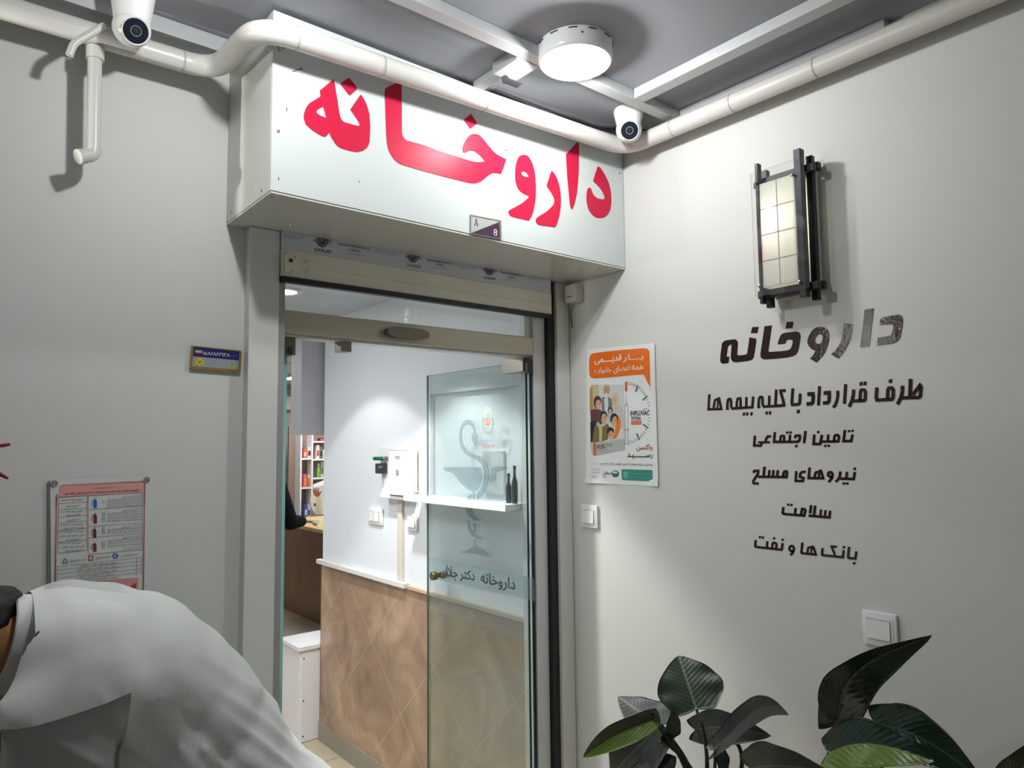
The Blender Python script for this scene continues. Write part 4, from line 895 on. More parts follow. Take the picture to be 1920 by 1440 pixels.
pr.loops([K([(75,760),(170,720),(190,820),(140,1120),(80,1140)])], sr(38, 34, 46))
pr.ell(K([(445,540)])[0], 4.8, 6.4, sr(60, 44, 40)); pr.ell(K([(445,555)])[0], 3.0, 4.4, SK); pr.loops([K([(395,600),(480,590),(490,740),(420,760)])], sr(180, 176, 196))
pr.loops([K([(150,850),(210,770),(300,850),(400,780),(430,860),(400,1080),(300,1120),(110,1140)])], sr(124, 104, 52)); pr.loops([K([(180,790),(230,755),(300,880),(290,1115),(240,1120),(240,880)])], sr(196, 184, 150))
pr.ell(K([(325,640)])[0], 6.6, 8.8, sr(34, 26, 26)); pr.ell(K([(332,700)])[0], 5.2, 10.4, SK)
pr.loops([K([(590,620),(640,740),(640,860),(560,1060),(500,1075),(540,880)])], sr(232, 122, 28)); pr.loops([K([(650,860),(700,900),(700,1080),(560,1085)])], sr(222, 212, 202))
pr.ell(K([(520,700)])[0], 7.4, 10.8, sr(40, 26, 26)); pr.ell(K([(525,745)])[0], 4.9, 9.8, SK, 0.15)
pr.ell(K([(450,930)])[0], 6.6, 7.8, sr(34, 26, 26)); pr.ell(K([(460,1000)])[0], 5.0, 8.2, SK)
for (x, y, r) in [(376,240,1.8),(520,410,1.8),(225,475,1.8),(335,760,2.0),(530,795,2.0),(462,1045,1.8)]: pr.ell(K([(x, y)])[0], r, 0.7, (0.8, 0.7, 0.65))
for (x, y) in [(376,180),(520,345),(222,415),(330,680),(520,720),(458,985)]:
    for s_ in (-1, 1): pr.ell(K([(x+s_*22, y)])[0], 0.8, 0.5, (0.05, 0.03, 0.03), n=8)
pr.build('family_photo', sheet)
pr = Print(PP, 0.0026, 0.0003); pr.loops([K([(80,1160),(130,1150),(135,1375),(95,1330)])], sr(190, 194, 194)); pr.loops([K([(130,1150),(185,1140),(190,1370),(135,1378)])], sr(212, 96, 40)); pr.loops([K([(185,1140),(710,1070),(712,1265),(190,1370)])], sr(182, 184, 182))
pr.text('INFLUVAC', K([(200,1185),(360,1160),(360,1240),(200,1262)]), TXT, 0.02, 1); pr.text('TETRA', K([(375,1165),(490,1150),(490,1205),(375,1222)]), sr(120, 116, 120), 0.0, 1)
for y in (1275, 1300, 1330): pr.stroke(K([(205, y), (400, y-38)]), 0.6, sr(120, 118, 120))
pr.build('medicine_box_print', sheet)
# dial with syringe
V = Z(1160, 710, 10.286); pr = PPr(); n1 = 0
def tick(x0, y0, x1, y1, w, c): pr.stroke(V([(x0, y0), (x1, y1)]), w, c)
tick(147, 60, 150, 245, 4.0, sr(216, 92, 46))
for q in [(195,62,190,130),(240,68,232,140),(290,82,278,150),(335,100,318,160)]: tick(*q, 1.0, sr(206, 96, 66))
for q in [(375,125,335,250),(560,330,468,415),(478,878,575,955),(352,1055,405,1180)]: tick(*q, 3.0, sr(62, 134, 134))
for q in [(420,158,395,208),(462,200,435,240),(492,242,465,278),(525,285,498,322),(575,392,540,418),(602,450,556,472),(616,512,568,528),(578,755,628,768),(566,808,612,828),(552,868,594,890),(508,965,548,1003),(480,1012,520,1052),(450,1052,480,1098),(418,1092,446,1138),(340,1145,358,1198),(300,1175,315,1232),(258,1188,266,1245),(212,1190,220,1252)]: tick(*q, 0.9, sr(96, 88, 90))
pr.build('clock_dial', sheet)
pr = PPr(); g_ = sr(120, 112, 112); pr.stroke(V([(150,305),(150,425)]), 0.6, g_); pr.stroke(V([(150,425),(138,505),(172,505),(150,425)]), 0.6, g_); pr.stroke(V([(126,512),(184,512),(186,985),(128,985)]), 0.6, g_, closed=True); pr.stroke(V([(112,985),(205,985)]), 1.2, g_); pr.stroke(V([(134,995),(134,1255)]), 0.6, g_); pr.stroke(V([(182,995),(182,1255)]), 0.6, g_); pr.stroke(V([(122,1258),(205,1258)]), 0.8, g_); pr.build('syringe_drawing', sheet)
pr = PPr(); pr.text('INFLUVAC', V([(238,625),(606,612),(600,702),(232,712)]), TXT, 0.025, 2); pr.text('TETRA', V([(240,735),(436,728),(436,800),(240,802)]), sr(70, 76, 92), 0.025, 2)
pr.stroke(V([(465,605),(500,585),(545,582),(592,605)]), 0.7, TXT); pr.loops([V([(246,815),(442,812),(442,882),(246,888)])], sr(222, 98, 60)); pr.text('واکسن آنفلوانزا', V([(262,838),(425,832),(425,862),(262,868)]), (0.85, 0.7, 0.62), 0.01, 1); pr.build('vaccine_name', sheet)
U = Z(1095, 825, 13.241); pr = PPr()
pr.text('واکسن', U([(1310,110),(1710,100),(1710,272),(1310,272)]), sr(190, 76, 46), 0.02, 2); pr.text('رســـــــیـد', U([(1085,325),(1715,345),(1715,468),(1085,462)]), TXT, 0.03, 2)
pr.text('بیشترین سابقه مصرف', U([(1155,565),(1720,590),(1720,645),(1155,632)]), TXT, 0.015, 1); pr.text('کمترین عوارض', U([(780,560),(1100,575),(1100,628),(780,628)]), TXT, 0.015, 1); pr.text('برای تمام سنین', U([(395,558),(725,562),(725,620),(395,615)]), TXT, 0.015, 1); pr.text('در ۲ دوز', U([(185,560),(340,562),(340,605),(185,600)]), sr(120, 116, 116), 0.01, 1)
for x in (747, 1125): pr.stroke(U([(x, 550), (x, 625)]), 0.4, TXT)
for k, y in enumerate([712, 760, 800, 826, 885, 912, 940]): pr.stroke(U([(190, y), (405 if k < 3 else 345, y+6)]), 0.55, sr(140, 140, 140))
pr.build('small_print', sheet)
pr = PPr(); pr.ell(U([(785,840)])[0], 6.6, 6.4, sr(46, 96, 100)); pr.ell(U([(780,815)])[0], 4.9, 2.9, sr(196, 210, 208)); pr.stroke(U([(735,845),(850,830)]), 1.4, sr(46, 96, 100)); pr.text('ستان', U([(478,775),(700,770),(700,872),(478,870)]), sr(70, 72, 76), 0.03, 2); pr.text('دارو', U([(480,890),(562,895),(562,935),(480,930)]), sr(70, 72, 76), 0.02, 1); pr.build('company_logo', sheet)
pr = PPr(); pr.loops([U([(935,750),(960,722),(1690,745),(1720,765),(1722,1015),(1700,1030),(975,992),(945,965)])], TL_); pr.loops([U([(985,785),(1095,785),(1098,940),(990,940)])], sr(120, 170, 158)); pr.text('جهت کسب اطلاعات بیشتر', U([(1140,820),(1660,835),(1660,865),(1140,848)]), sr(150, 200, 188), 0.01, 1); pr.text('اسکن کنید', U([(1150,905),(1660,925),(1660,945),(1150,925)]), sr(150, 200, 188), 0.01, 1); pr.build('teal_footer', sheet)

# ---------------------------------------------------------------- fire notice on the left wall
PL = Plane('Y', LY); Nn = Z(80, 880, 6)
fn = thing('fire_notice', 'fire extinguisher notice with red striped border screwed to the left wall', 'poster', PL.p(187, 1130))
b = MB(); q = [(93, 898), (282, 891), (281.5, 1128), (95, 1132)]; b.prism([PL.p(*p, off=0.006) for p in q], (0, -0.002, 0)); bd = b.build('board', M['paper2'], fn)
b = MB(); q = [(89, 904), (95, 900), (97, 1132), (88, 1132)]; b.prism([PL.p(*p, off=0.0005) for p in q], (0, -0.0045, 0)); b.build('backing_board', mat('backing_edge', (0.25, 0.25, 0.24), 0.5), fn)
PN = Plane('Y', LY-0.008)
def NPr(): return Print(PN, 0.0005, 0.0003)
pr = NPr(); rs = sr(176, 62, 62)
def hatch(p0, p1, n, w):
    a, b_ = Vector(p0), Vector(p1)
    for k in range(n):
        q = a.lerp(b_, k/n); q2 = a.lerp(b_, (k+0.5)/n); pr.loops([[(q.x-w, q.y+w), (q2.x-w, q2.y+w*1), (q2.x+w, q2.y-w), (q.x+w, q.y-w)]], rs)
hatch(Nn([(215, 180)])[0], Nn([(1140, 135)])[0], 46, 1.1); hatch(Nn([(1148, 160)])[0], Nn([(1130, 1400)])[0], 66, 1.4); hatch(Nn([(158, 285)])[0], Nn([(138, 1400)])[0], 60, 1.5)
pr.build('striped_border', bd)
pr = NPr(); pr.loops([Nn([(190, 185), (1135, 145), (1130, 250), (180, 310)])], sr(222, 158, 152)); pr.build('red_header', bd)
tx = sr(56, 44, 44); pr = NPr()
pr.text('شرکت خدمات ایمنی و آتش نشانی', Nn([(555, 200), (790, 188), (790, 214), (555, 224)]), tx, 0.01, 1)
pr.text('انواع کپسول های آتش نشانی و کاربردها و نحوه استفاده از کپسول آتش نشانی و اطفاء حریق', Nn([(245, 262), (1078, 218), (1078, 248), (245, 292)]), tx, 0.02, 1)
rows = [('۱ - خونسردی خود را حفظ کنید', 322, 470, 210), ('۲ - کپسول را بردارید', 392, 420, 262), ('۳ - ضامن کپسول را آزاد کرده و', 452, 488, 190), ('کپسول را سر و ته کنید', 492, 425, 262), ('۴ - به محل حریق بروید', 548, 415, 275), ('۵ - در فاصله مناسب از آتش قرار', 600, 490, 195), ('گرفته و پشت به باد بایستید', 640, 465, 225), ('۶ - دستگیره را به پایین فشار دهید', 680, 490, 190), ('و نازل را بطرف آتش بگیرید', 724, 480, 190), ('تا حریق خاموش شود', 768, 420, 262), ('۷ - در صورت وقوع حریق با سازمان', 806, 490, 190), ('آتش نشانی تماس بگیرید و', 848, 468, 210), ('محل را ترک کنید', 893, 430, 250)]
for s_, y, x1, x0 in rows: pr.text(s_, Nn([(x0, y+12), (x1, y), (x1, y+24), (x0, y+36)]), tx, 0.012, 1)
par = ['کپسول آتش نشانی آب و گاز', 'این کپسول آتش نشانی برای خاموش کردن مواد خشک استفاده', 'میشود مانند چوب کاغذ پارچه پلاستیک و مواد مشابه آن', 'هنگام استفاده از این نوع کپسول باید دقت کرد که برق', 'قطع باشد و در فاصله مناسب از آتش قرار گرفته باشد', 'کپسول آتش نشانی پودر و گاز', 'این کپسول آتش نشانی برای اطفاء حریق های جامد و مایع', 'آتش سوزی های برقی و گازی مناسب است و پس از استفاده', 'باید شارژ شود و سالی یک بار بازدید گردد', 'توسط افراد آموزش دیده بکار گرفته شود', 'کپسول آتش نشانی کف', 'این کپسول برای مایعات قابل اشتعال بکار میرود', 'و نباید برای آتش سوزی برق استفاده شود', 'کپسول آتش نشانی گاز کربنیک', 'برای آتش سوزی دستگاه های برقی و الکترونیکی', 'مناسب است و پس از استفاده اثری باقی نمیگذارد']
ys = [282, 312, 338, 366, 392, 434, 466, 494, 522, 552, 618, 650, 682, 738, 768, 800, 832, 862]
par += ['هنگام استفاده بدنه کپسول بسیار سرد میشود', 'از تماس دست با آن خودداری کنید']
for s_, y in zip(par, ys): x0 = 725 if len(s_) > 32 else 900; pr.text(s_, Nn([(x0, y+18), (1112, y-6), (1112, y+16), (x0, y+40)]), tx, 0.012, 1)
for s_, y, x0, x1 in [('در تهیه کپسول دقت نمایید', 1042, 420, 860), ('در محل های مناسب نصب گردد', 1082, 380, 868), ('استفاده از کپسول را به خانواده آموزش دهید', 1124, 400, 845), ('در مکان های مرتفع نصب نشود', 1170, 410, 795), ('در صورت تخلیه سریعا شارژ گردد', 1206, 460, 855)]: pr.text(s_, Nn([(x0, y+32), (x1, y-6), (x1, y+14), (x0, y+54)]), tx, 0.015, 1)
pr.text('مایعات قابل اشتعال', Nn([(600, 982), (765, 968), (765, 994), (600, 1010)]), tx, 0.012, 1); pr.text('آتش سوزی الکتریسیته', Nn([(880, 958), (1070, 938), (1070, 962), (880, 984)]), tx, 0.012, 1); pr.text('جامدات قابل اشتعال', Nn([(305, 1016), (492, 1000), (492, 1024), (305, 1042)]), tx, 0.012, 1)
pr.build('notice_text', bd)
pr = NPr(); ln = sr(150, 56, 56); lk = sr(60, 56, 56)
for q in [[(180, 318), (500, 298)], [(500, 298), (500, 910)], [(180, 318), (170, 945)], [(170, 945), (500, 910)], [(514, 298), (1125, 262)], [(1125, 262), (1118, 900)], [(1118, 900), (512, 958)], [(512, 958), (514, 298)]]: pr.stroke(Nn(q), 0.7, ln)
for q in [[(180, 384), (500, 366)], [(178, 452), (500, 434)], [(178, 540), (500, 514)], [(176, 606), (500, 580)], [(175, 690), (500, 662)], [(172, 820), (500, 790)], [(514, 454), (1122, 412)], [(514, 645), (1120, 600)], [(514, 770), (1120, 718)]]: pr.stroke(Nn(q), 0.6, lk)
for y in (1095, 1135, 1178, 1222, 1262): pr.stroke(Nn([(165, y), (1110, y-105)]), 0.5, lk)
pr.stroke(Nn([(1058, 998), (1055, 1195)]), 0.5, lk); pr.stroke(Nn([(1112, 990), (1108, 1190)]), 0.5, lk); pr.stroke(Nn([(165, 1095), (160, 1262)]), 0.5, lk)
pr.build('table_lines', bd)
for i, (cx, cy, hh, col) in enumerate([(590, 385, 48, sr(40, 104, 176)), (590, 555, 52, sr(122, 36, 50)), (584, 718, 50, sr(128, 40, 48)), (586, 878, 46, sr(140, 44, 44))]):
    pr = NPr(); pr.loops([Nn([(cx-18, cy-hh+20), (cx-8, cy-hh), (cx+8, cy-hh), (cx+20, cy-hh+20), (cx+20, cy+hh), (cx-16, cy+hh+4)])], col); pr.stroke(Nn([(cx-4, cy-hh-4), (cx+14, cy-hh-22)]), 0.8, lk)
    pr.stroke(Nn([(cx-2, cy-hh), (cx-28, cy-hh+12), (cx-38, cy), (cx-26, cy+hh-18)]), 1.0, col if i == 0 else lk); pr.build('extinguisher_print', bd)
pr = NPr()
for (cx, cy, n) in [(683, 365, 1), (683, 535, 4), (681, 690, 3), (680, 850, 3)]:
    for k in range(n): y = cy+(k-(n-1)/2)*28; pr.stroke(Nn([(cx-14, y-10), (cx+14, y-12), (cx+14, y+10), (cx-14, y+12)]), 0.6, sr(110, 130, 130), closed=True)
pr.build('class_marks', bd)
pr = NPr(); pr.loops([Nn([(215, 1062), (240, 1000), (262, 1000), (285, 1056)])], sr(90, 160, 130)); pr.text('A', Nn([(236, 1018), (262, 1014), (262, 1048), (236, 1052)]), (0.8, 0.85, 0.8), 0.02, 1)
pr.loops([Nn([(516, 974), (568, 968), (568, 1026), (516, 1032)])], sr(150, 66, 50)); pr.text('B', Nn([(526, 982), (558, 978), (558, 1016), (526, 1020)]), (0.85, 0.85, 0.8), 0.02, 1)
pr.ell(Nn([(818, 972)])[0], 5.6, 5.4, sr(46, 104, 150)); pr.text('C', Nn([(802, 952), (834, 950), (834, 990), (802, 992)]), (0.85, 0.88, 0.9), 0.03, 1)
pr.build('class_letters', bd)
pr = NPr(); pr.loops([Nn([(520, 1262), (1075, 1215), (1072, 1400), (520, 1440)])], sr(214, 152, 148)); pr.loops([Nn([(985, 1330), (1000, 1290), (1012, 1310), (1025, 1262), (1035, 1300), (1055, 1270), (1050, 1335), (1015, 1350)])], sr(190, 60, 50)); pr.build('flame_picture', bd)
for (u, v) in [(101, 906), (273.5, 899)]:
    b = MB(); b.lathe([(0.0072, 0), (0.0072, 0.003), (0.003, 0.0042), (0, 0.0044)], PL.p(u, v, 0.008), (0, -1, 0), 16); b.build('screw', M['steel'], fn, smooth=True)

# ---------------------------------------------------------------- postal code plate
pc = thing('postal_code_plate', 'small blue and grey postcode plate in a golden frame on the left wall', 'plate', PL.p(402, 698)); Kp = Z(340, 630, 13.714)
b = MB(); q = [(240, 258), (290, 262), (1500, 385), (1532, 420), (1500, 925), (1480, 950), (230, 850), (200, 815)]; b.prism([PL.p(*p, off=0.0005) for p in Kp(q)], (0, -0.009, 0)); b.build('frame', mat('gold_frame', sr(196, 160, 84), 0.25, metal=0.75), pc)
PG = Plane('Y', LY-0.0095); pr = Print(PG, 0.0004, 0.0002); pr.loops([Kp([(320, 285), (380, 280), (1495, 400), (1478, 630), (300, 520)])], sr(36, 40, 104)); pr.build('blue_field', pc)
pr = Print(PG, 0.0004, 0.0002); pr.loops([Kp([(300, 520), (1478, 630), (1450, 862), (275, 775)])], sr(150, 156, 160)); pr.build('grey_field', pc)
pr = Print(PG, 0.0008, 0.0003); pr.text('۱۵۸۶۸۶۳۱۳۸', Kp([(550, 395), (1240, 455), (1235, 540), (545, 478)]), (0.75, 0.75, 0.6), 0.015, 2); pr.text('کدپستی', Kp([(1270, 492), (1450, 505), (1450, 530), (1270, 520)]), (0.5, 0.6, 0.75), 0.01, 1); pr.build('code_digits', pc)
pr = Print(PG, 0.0008, 0.0003)
pr.loops([Kp([(340, 350), (540, 362), (530, 395), (350, 385)])], sr(120, 140, 90)); pr.loops([Kp([(350, 385), (530, 395), (520, 430), (365, 422)])], sr(210, 206, 190)); pr.loops([Kp([(365, 422), (520, 430), (505, 470), (385, 478)])], sr(150, 40, 50)); pr.build('flag_mark', pc)
pr = Print(PG, 0.0008, 0.0003); pr.ell(Kp([(473, 658)])[0], 7.3, 6.8, sr(206, 190, 30)); pr.stroke(Kp([(430, 640), (470, 690), (515, 640)]), 2.2, sr(150, 96, 20)); pr.build('round_seal', pc)
pr = Print(PG, 0.0008, 0.0003); pr.loops([Kp([(1240, 690), (1360, 700), (1355, 800), (1235, 790)])], sr(170, 190, 90)); pr.stroke(Kp([(1275, 705), (1318, 745), (1270, 780)]), 1.3, (0.02, 0.03, 0.01)); pr.build('arrow_mark', pc)

# ---------------------------------------------------------------- red prongs entering at the left edge
rp = thing('red_rack', 'two glossy red rods reaching in from the left edge of the photo', 'rack', onY(-60, 860, 1.60)); rm = mat('red_lacquer', sr(150, 20, 32), 0.2, spec=0.6)
for pts in ([(-110, 842), (-60, 840), (8, 835), (19, 833)], [(-110, 838), (-50, 868), (0, 889), (15, 897)]):
    b = MB(); P = [onY(u, v, 1.60) for u, v in pts]; b.tube(P, [0.0032, 0.0036, 0.0036, 0.0026], 12); b.build('rod', rm, rp, smooth=True)
b = MB(); P = onY(-110, 840, 1.60); b.box((P.x-0.012, P.y-0.01, P.z-0.04), (P.x+0.002, LY-0.0005, P.z+0.04), bev=0.002); b.build('wall_bracket', rm, rp)
# ================================================================ INSIDE THE SHOP
def downlight(name, label, x, y, power, half, blend=0.12):
    t = thing(name, label, 'downlight', (x, y, CI-0.012), 'round recessed downlights')
    b = MB(); b.lathe([(0.078, 0.0115), (0.080, 0.004), (0.076, 0.0), (0.060, 0.002), (0.056, 0.0115)], (x, y, CI-0.012), (0, 0, 1), 40); b.build('trim_ring', M['white'], t, smooth=True)
    b = MB(); b.lathe([(0.057, 0.004), (0.0, 0.003)], (x, y, CI-0.012), (0, 0, 1), 40); b.build('diffuser', mat(name+'_glow', (1, 1, 1), 0.4, emit=(1.0, 0.98, 0.95), es=9.0), t)
    ld = bpy.data.lights.new(name+'_light', 'SPOT'); ld.energy = power; ld.spot_size = 2*math.radians(half); ld.spot_blend = blend; ld.shadow_soft_size = 0.035; ld.color = (1.0, 0.985, 0.96)
    lo = bpy.data.objects.new(name+'_light', ld); COL.objects.link(lo); lo.parent = t; lo.location = (0, 0, -0.012)
    return t
dl = onZ(533, 549, CI-0.012-H)
downlight('downlight', 'glowing round recessed downlight seen at the left of the upper pane', dl.x, dl.y, L_SPOT, 49, 0.10)
downlight('downlight', 'round recessed downlight just behind the door bar', 1.27, 2.42, L_SPOT2, 48, 0.3)
def fill_panel(x, y, sx, sy, es, lab):  # glowing ceiling squares added only to lift the light level inside the shop
    t = thing('ceiling_panel_light', lab, 'lamp', (x, y, CI-0.02), 'added fill light panels')
    bx((x-sx, y-sy, CI-0.018), (x+sx, y+sy, CI-0.0045)).build('frame', M['white'], t)
    bx((x-sx+0.02, y-sy+0.02, CI-0.021), (x+sx-0.02, y+sy-0.02, CI-0.0182)).build('diffuser', mat('fill_panel_glow', (1, 1, 1), 0.4, emit=(0.93, 0.97, 1.0), es=es), t)
for (x, y, lab) in [(0.45, 3.2, 'added fill light panel in the passage ceiling left of the downlights'), (1.2, 5.7, 'added fill light panel in front of the counter'), (3.3, 5.0, 'added fill light panel behind the white passage wall'), (4.3, 6.6, 'added fill light panel at the far right of the shop'), (3.15, 7.2, 'added fill light panel over the counter')]: fill_panel(x, y, 0.25, 0.25, L_SHOP/4, lab)

# electrical box
Y3 = Z(680, 820, 7.2)
eb_ = thing('distribution_box', 'white electrical distribution box with green indicator lamps on the inner wall', 'electrical box', onX(741, 936, IX))
a = onX(712, 837, IX-0.05); c = onX(766, 837, IX-0.05); zt, zb_ = onX(740, 838, IX-0.05).z, onX(741, 936, IX-0.05).z; yl, yr = a.y, c.y
ym = onX(731.5, 840, IX-0.05).y
bx((IX-0.050, yr, zb_), (IX-0.0005, yl, zt), 0.003).build('body', M['lam'], eb_)
bx((IX-0.058, yr+0.012, zb_+0.020), (IX-0.0505, ym-0.006, zt-0.018), 0.002).build('door', M['lam'], eb_)
b = MB()
for (y0, y1, z0_, z1_) in [(yr+0.010, ym-0.004, zb_+0.0170, zb_+0.0195), (yr+0.010, ym-0.004, zt-0.0175, zt-0.016)]: b.box((IX-0.054, y0, z0_), (IX-0.0505, y1, z1_))
b.build('door_gap', M['dark'], eb_)
def onbox(n, x0, y0, x1, y1, m, d0=0.0585, d1=0.060, par=None):
    p = onX(*Y3([(x0, y0)])[0], IX-d0); q = onX(*Y3([(x1, y1)])[0], IX-d0)
    return bx((IX-d1, q.y, q.z), (IX-d0, p.y, p.z)).build(n, m, par or eb_)
onbox('label', 435, 205, 510, 290, ink((0.7, 0.62, 0.6))); onbox('label', 440, 250, 500, 280, ink((0.3, 0.28, 0.28)), 0.0601, 0.0606)
onbox('latch', 455, 438, 488, 505, ink((0.28, 0.28, 0.28)), 0.0585, 0.062)
onbox('breaker', 255, 350, 330, 487, M['dark'], 0.0505, 0.085)
p = onX(*Y3([(262, 415)])[0], IX-0.088); b = MB(); b.lathe([(0.012, 0), (0.012, 0.012), (0.006, 0.02), (0, 0.02)], p, (-1, 0.3, 0), 14); b.build('breaker_knob', M['dark'], eb_, smooth=True)
for x in (225, 265, 300):
    p = onX(*Y3([(x, 285)])[0], IX-0.0505); b = MB(); b.lathe([(0.0095, 0), (0.0095, 0.022), (0.008, 0.032), (0, 0.034)], (IX-0.0505, p.y, p.z), (-1, 0, 0), 14); b.build('indicator_lamp', mat('green_lens', sr(16, 110, 74), 0.25), eb_, smooth=True)
p = onX(*Y3([(333, 282)])[0], IX-0.0505); b = MB(); b.lathe([(0.0095, 0), (0.0095, 0.02), (0.006, 0.024), (0, 0.024)], (IX-0.0505, p.y, p.z), (-1, 0, 0), 14); b.build('push_button', mat('grey_button', (0.15, 0.17, 0.16), 0.3), eb_, smooth=True)
onbox('button_tags', 250, 316, 315, 345, ink((0.6, 0.62, 0.62)), 0.0505, 0.052)
b = MB(); y_ = yr-0.012
b.tube([(IX-0.02, y_, zt-0.01), (IX-0.02, y_, zb_+0.05), (IX-0.015, y_-0.001, zb_+0.036)], 0.0095, 10); o = b.build('cable_sleeve', mat('cream_sleeve', sr(214, 206, 190), 0.4), smooth=True); tag(o, 'cream cable sleeve running down beside the electrical box', 'cable')
yc = onX(750.5, 1000, IX-0.01).y
tag(bx((IX-0.016, yc-0.021, 0.9975), (IX-0.0005, yc+0.021, zb_-0.001), 0.002).build('wall_conduit', mat('conduit_beige', sr(216, 208, 192), 0.4)), 'flat beige cable conduit from the electrical box down to the ledge', 'conduit')
zs = -0.236+H
shf = tag(bx((IX-0.11, 2.07, zs-0.022), (IX-0.0005, 2.80, zs+0.004), 0.002).build('wall_shelf', M['lam']), 'narrow white shelf seen through the glass door', 'shelf')
for i, (px_, h, lab) in enumerate([(976, 0.10, 'dark slender bottle on the narrow shelf, nearer to the electrical box'), (985, 0.13, 'dark slender bottle on the narrow shelf, nearer to the door hinge')]):
    y_ = onX(px_, 930, IX-0.06).y; y_ = 2.085+0.036*(1-i); b = MB(); b.lathe([(0.011, 0), (0.012, 0.008), (0.012, h*0.6), (0.006, h*0.78), (0.005, h), (0, h)], (IX-0.05, y_, zs+0.0045), (0, 0, 1), 18)
    bo = thing('bottle', lab, 'bottle', (IX-0.05, y_, zs+0.0045), 'dark bottles on the narrow shelf'); b.build('glass_body', mat('dark_bottle', (0.02, 0.03, 0.025), 0.15), bo, smooth=True)
    b = MB(); b.lathe([(0.0065, 0), (0.0065, 0.012), (0, 0.013)], (IX-0.05, y_, zs+0.0045+h), (0, 0, 1), 14); b.build('cap', M['black'], bo, smooth=True)
y_ = onX(880, 900, IX-0.03).y
tag(bx((IX-0.012, onX(948, 850, IX).y, zs+0.03), (IX-0.0005, onX(935, 850, IX).y+0.09, zs+0.20)).build('paper_sheet', ink((0.62, 0.63, 0.62))), 'pale paper sheet on the wall above the narrow shelf', 'paper')
ya, yb_ = onX(808, 800, IX-0.01).y, 2.075; zt_ = (onX(808, 728, IX-0.01).z+onX(985, 722, IX-0.01).z)/2; b = MB()
for (y0, y1, z0_, z1_) in [(ya-0.012, ya, zs+0.0045, zt_), (yb_, yb_+0.012, zs+0.0045, zt_), (yb_+0.012, ya-0.012, zt_-0.014, zt_)]: b.box((IX-0.022, y0, z0_), (IX-0.0005, y1, z1_))
tag(b.build('display_frame', M['lam']), 'thin white frame on the wall above the narrow shelf, behind the glass door', 'frame')
# small cabinet behind the corner
cb = thing('shoe_cabinet', 'low white laminate cabinet at the end of the tiled wall', 'cabinet', (1.78, 4.02, 0))
bx((1.660, 3.905, 0.0), (1.95, 4.16, 0.500), 0.001).build('body', M['lam'], cb)
bx((1.648, 3.890, 0.5005), (1.955, 4.17, 0.522), 0.001).build('top_board', M['lam'], cb)
bx((1.672, 3.9005, 0.004), (1.945, 3.9048, 0.480), 0.001).build('front_board', M['lam'], cb)
for z_ in (0.035, 0.225, 0.455):
    b = MB(); b.lathe([(0.0045, 0), (0.0045, 0.0012), (0, 0.0014)], (1.684, 3.9004, z_), (0, -1, 0), 10); b.build('screw_hole', M['black'], cb)
# counter
ct = thing('sales_counter', 'brown wooden sales counter deep in the shop', 'counter', (3.2, 6.4, 0))
bx((2.86, 5.75, 0.0), (3.45, 7.35, 0.835), 0.002).build('body', M['wood'], ct); bx((2.83, 5.70, 0.8355), (3.50, 7.40, 0.868), 0.003).build('counter_top', M['wood_top'], ct)
# shelving with products
Q2 = Z(520, 800, 7.2); YS = 7.75
def sp(x, y, Y=YS): return onY(*Q2([(x, y)])[0], Y)
su = thing('shelving_unit', 'white shelving unit with products behind the counter', 'shelves', (3.9, YS+0.17, 0))
xl, xd, xr = sp(322, 400).x, sp(474, 400).x, sp(474, 400).x+0.75
ztop = sp(400, 60).z
for x in (xl, xd, xr): bx((x-0.009, YS, 0), (x+0.009, YS+0.32, ztop), 0.001).build('side_panel', M['lam'], su)
bx((xl, YS+0.32, 0), (xr, YS+0.335, ztop)).build('back_panel', mat('shelf_back', (0.45, 0.46, 0.50), 0.5), su)
zL = [sp(400, y).z for y in (425, 818, 1240)]; zR = [sp(560, y).z for y in (195, 435, 688, 1255)]
for z_ in zL: bx((xl+0.0095, YS+0.001, z_-0.018), (xd-0.0095, YS+0.319, z_)).build('shelf', M['lam'], su)
for z_ in zR: bx((xd+0.0095, YS+0.001, z_-0.018), (xr-0.0095, YS+0.319, z_)).build('shelf', M['lam'], su)
def product(x0, y0, x1, shelf, h, col, col2, kind, lab, depth=0.06, yo=0.03):
    a_, b_ = sp(x0, 400, YS+yo).x, sp(x1, 400, YS+yo).x; z0_ = shelf+0.0006; cx = (a_+b_)/2; w = (b_-a_)/2
    if kind == 'box':
        t = thing('product_box', lab, 'product box', (cx, YS+yo+0.03, z0_), 'products on the shelves')
        bx((a_, YS+yo, z0_), (b_, YS+yo+depth, z0_+h), 0.001).build('carton', ink(col), t); bx((a_+w*0.3, YS+yo-0.001, z0_+h*0.2), (b_-w*0.3, YS+yo-0.0002, z0_+h*0.62)).build('printed_label', ink(col2), t)
    else:
        t = thing('product_bottle', lab, 'bottle', (cx, YS+yo+w, z0_), 'products on the shelves')
        b = MB(); b.lathe([(w*0.95, 0), (w, h*0.04), (w, h*0.62), (w*0.45, h*0.78), (w*0.4, h*0.8)], (cx, YS+yo+w, z0_), (0, 0, 1), 16); b.build('bottle_body', ink(col), t, smooth=True)
        b = MB(); b.lathe([(w*0.5, 0), (w*0.5, h*0.2), (0, h*0.2)], (cx, YS+yo+w, z0_+h*0.8), (0, 0, 1), 12); b.build('cap', ink(col2), t, smooth=True)
pxm = (sp(400, 425).z-sp(400, 525).z)/100
product(355, 0, 396, zL[0], 130*pxm, sr(200, 96, 70), sr(235, 190, 170), 'box', 'tall orange red carton on the upper left shelf')
product(406, 0, 458, zL[0], 155*pxm, sr(206, 196, 186), sr(96, 50, 36), 'box', 'white carton with brown print beside the orange one')
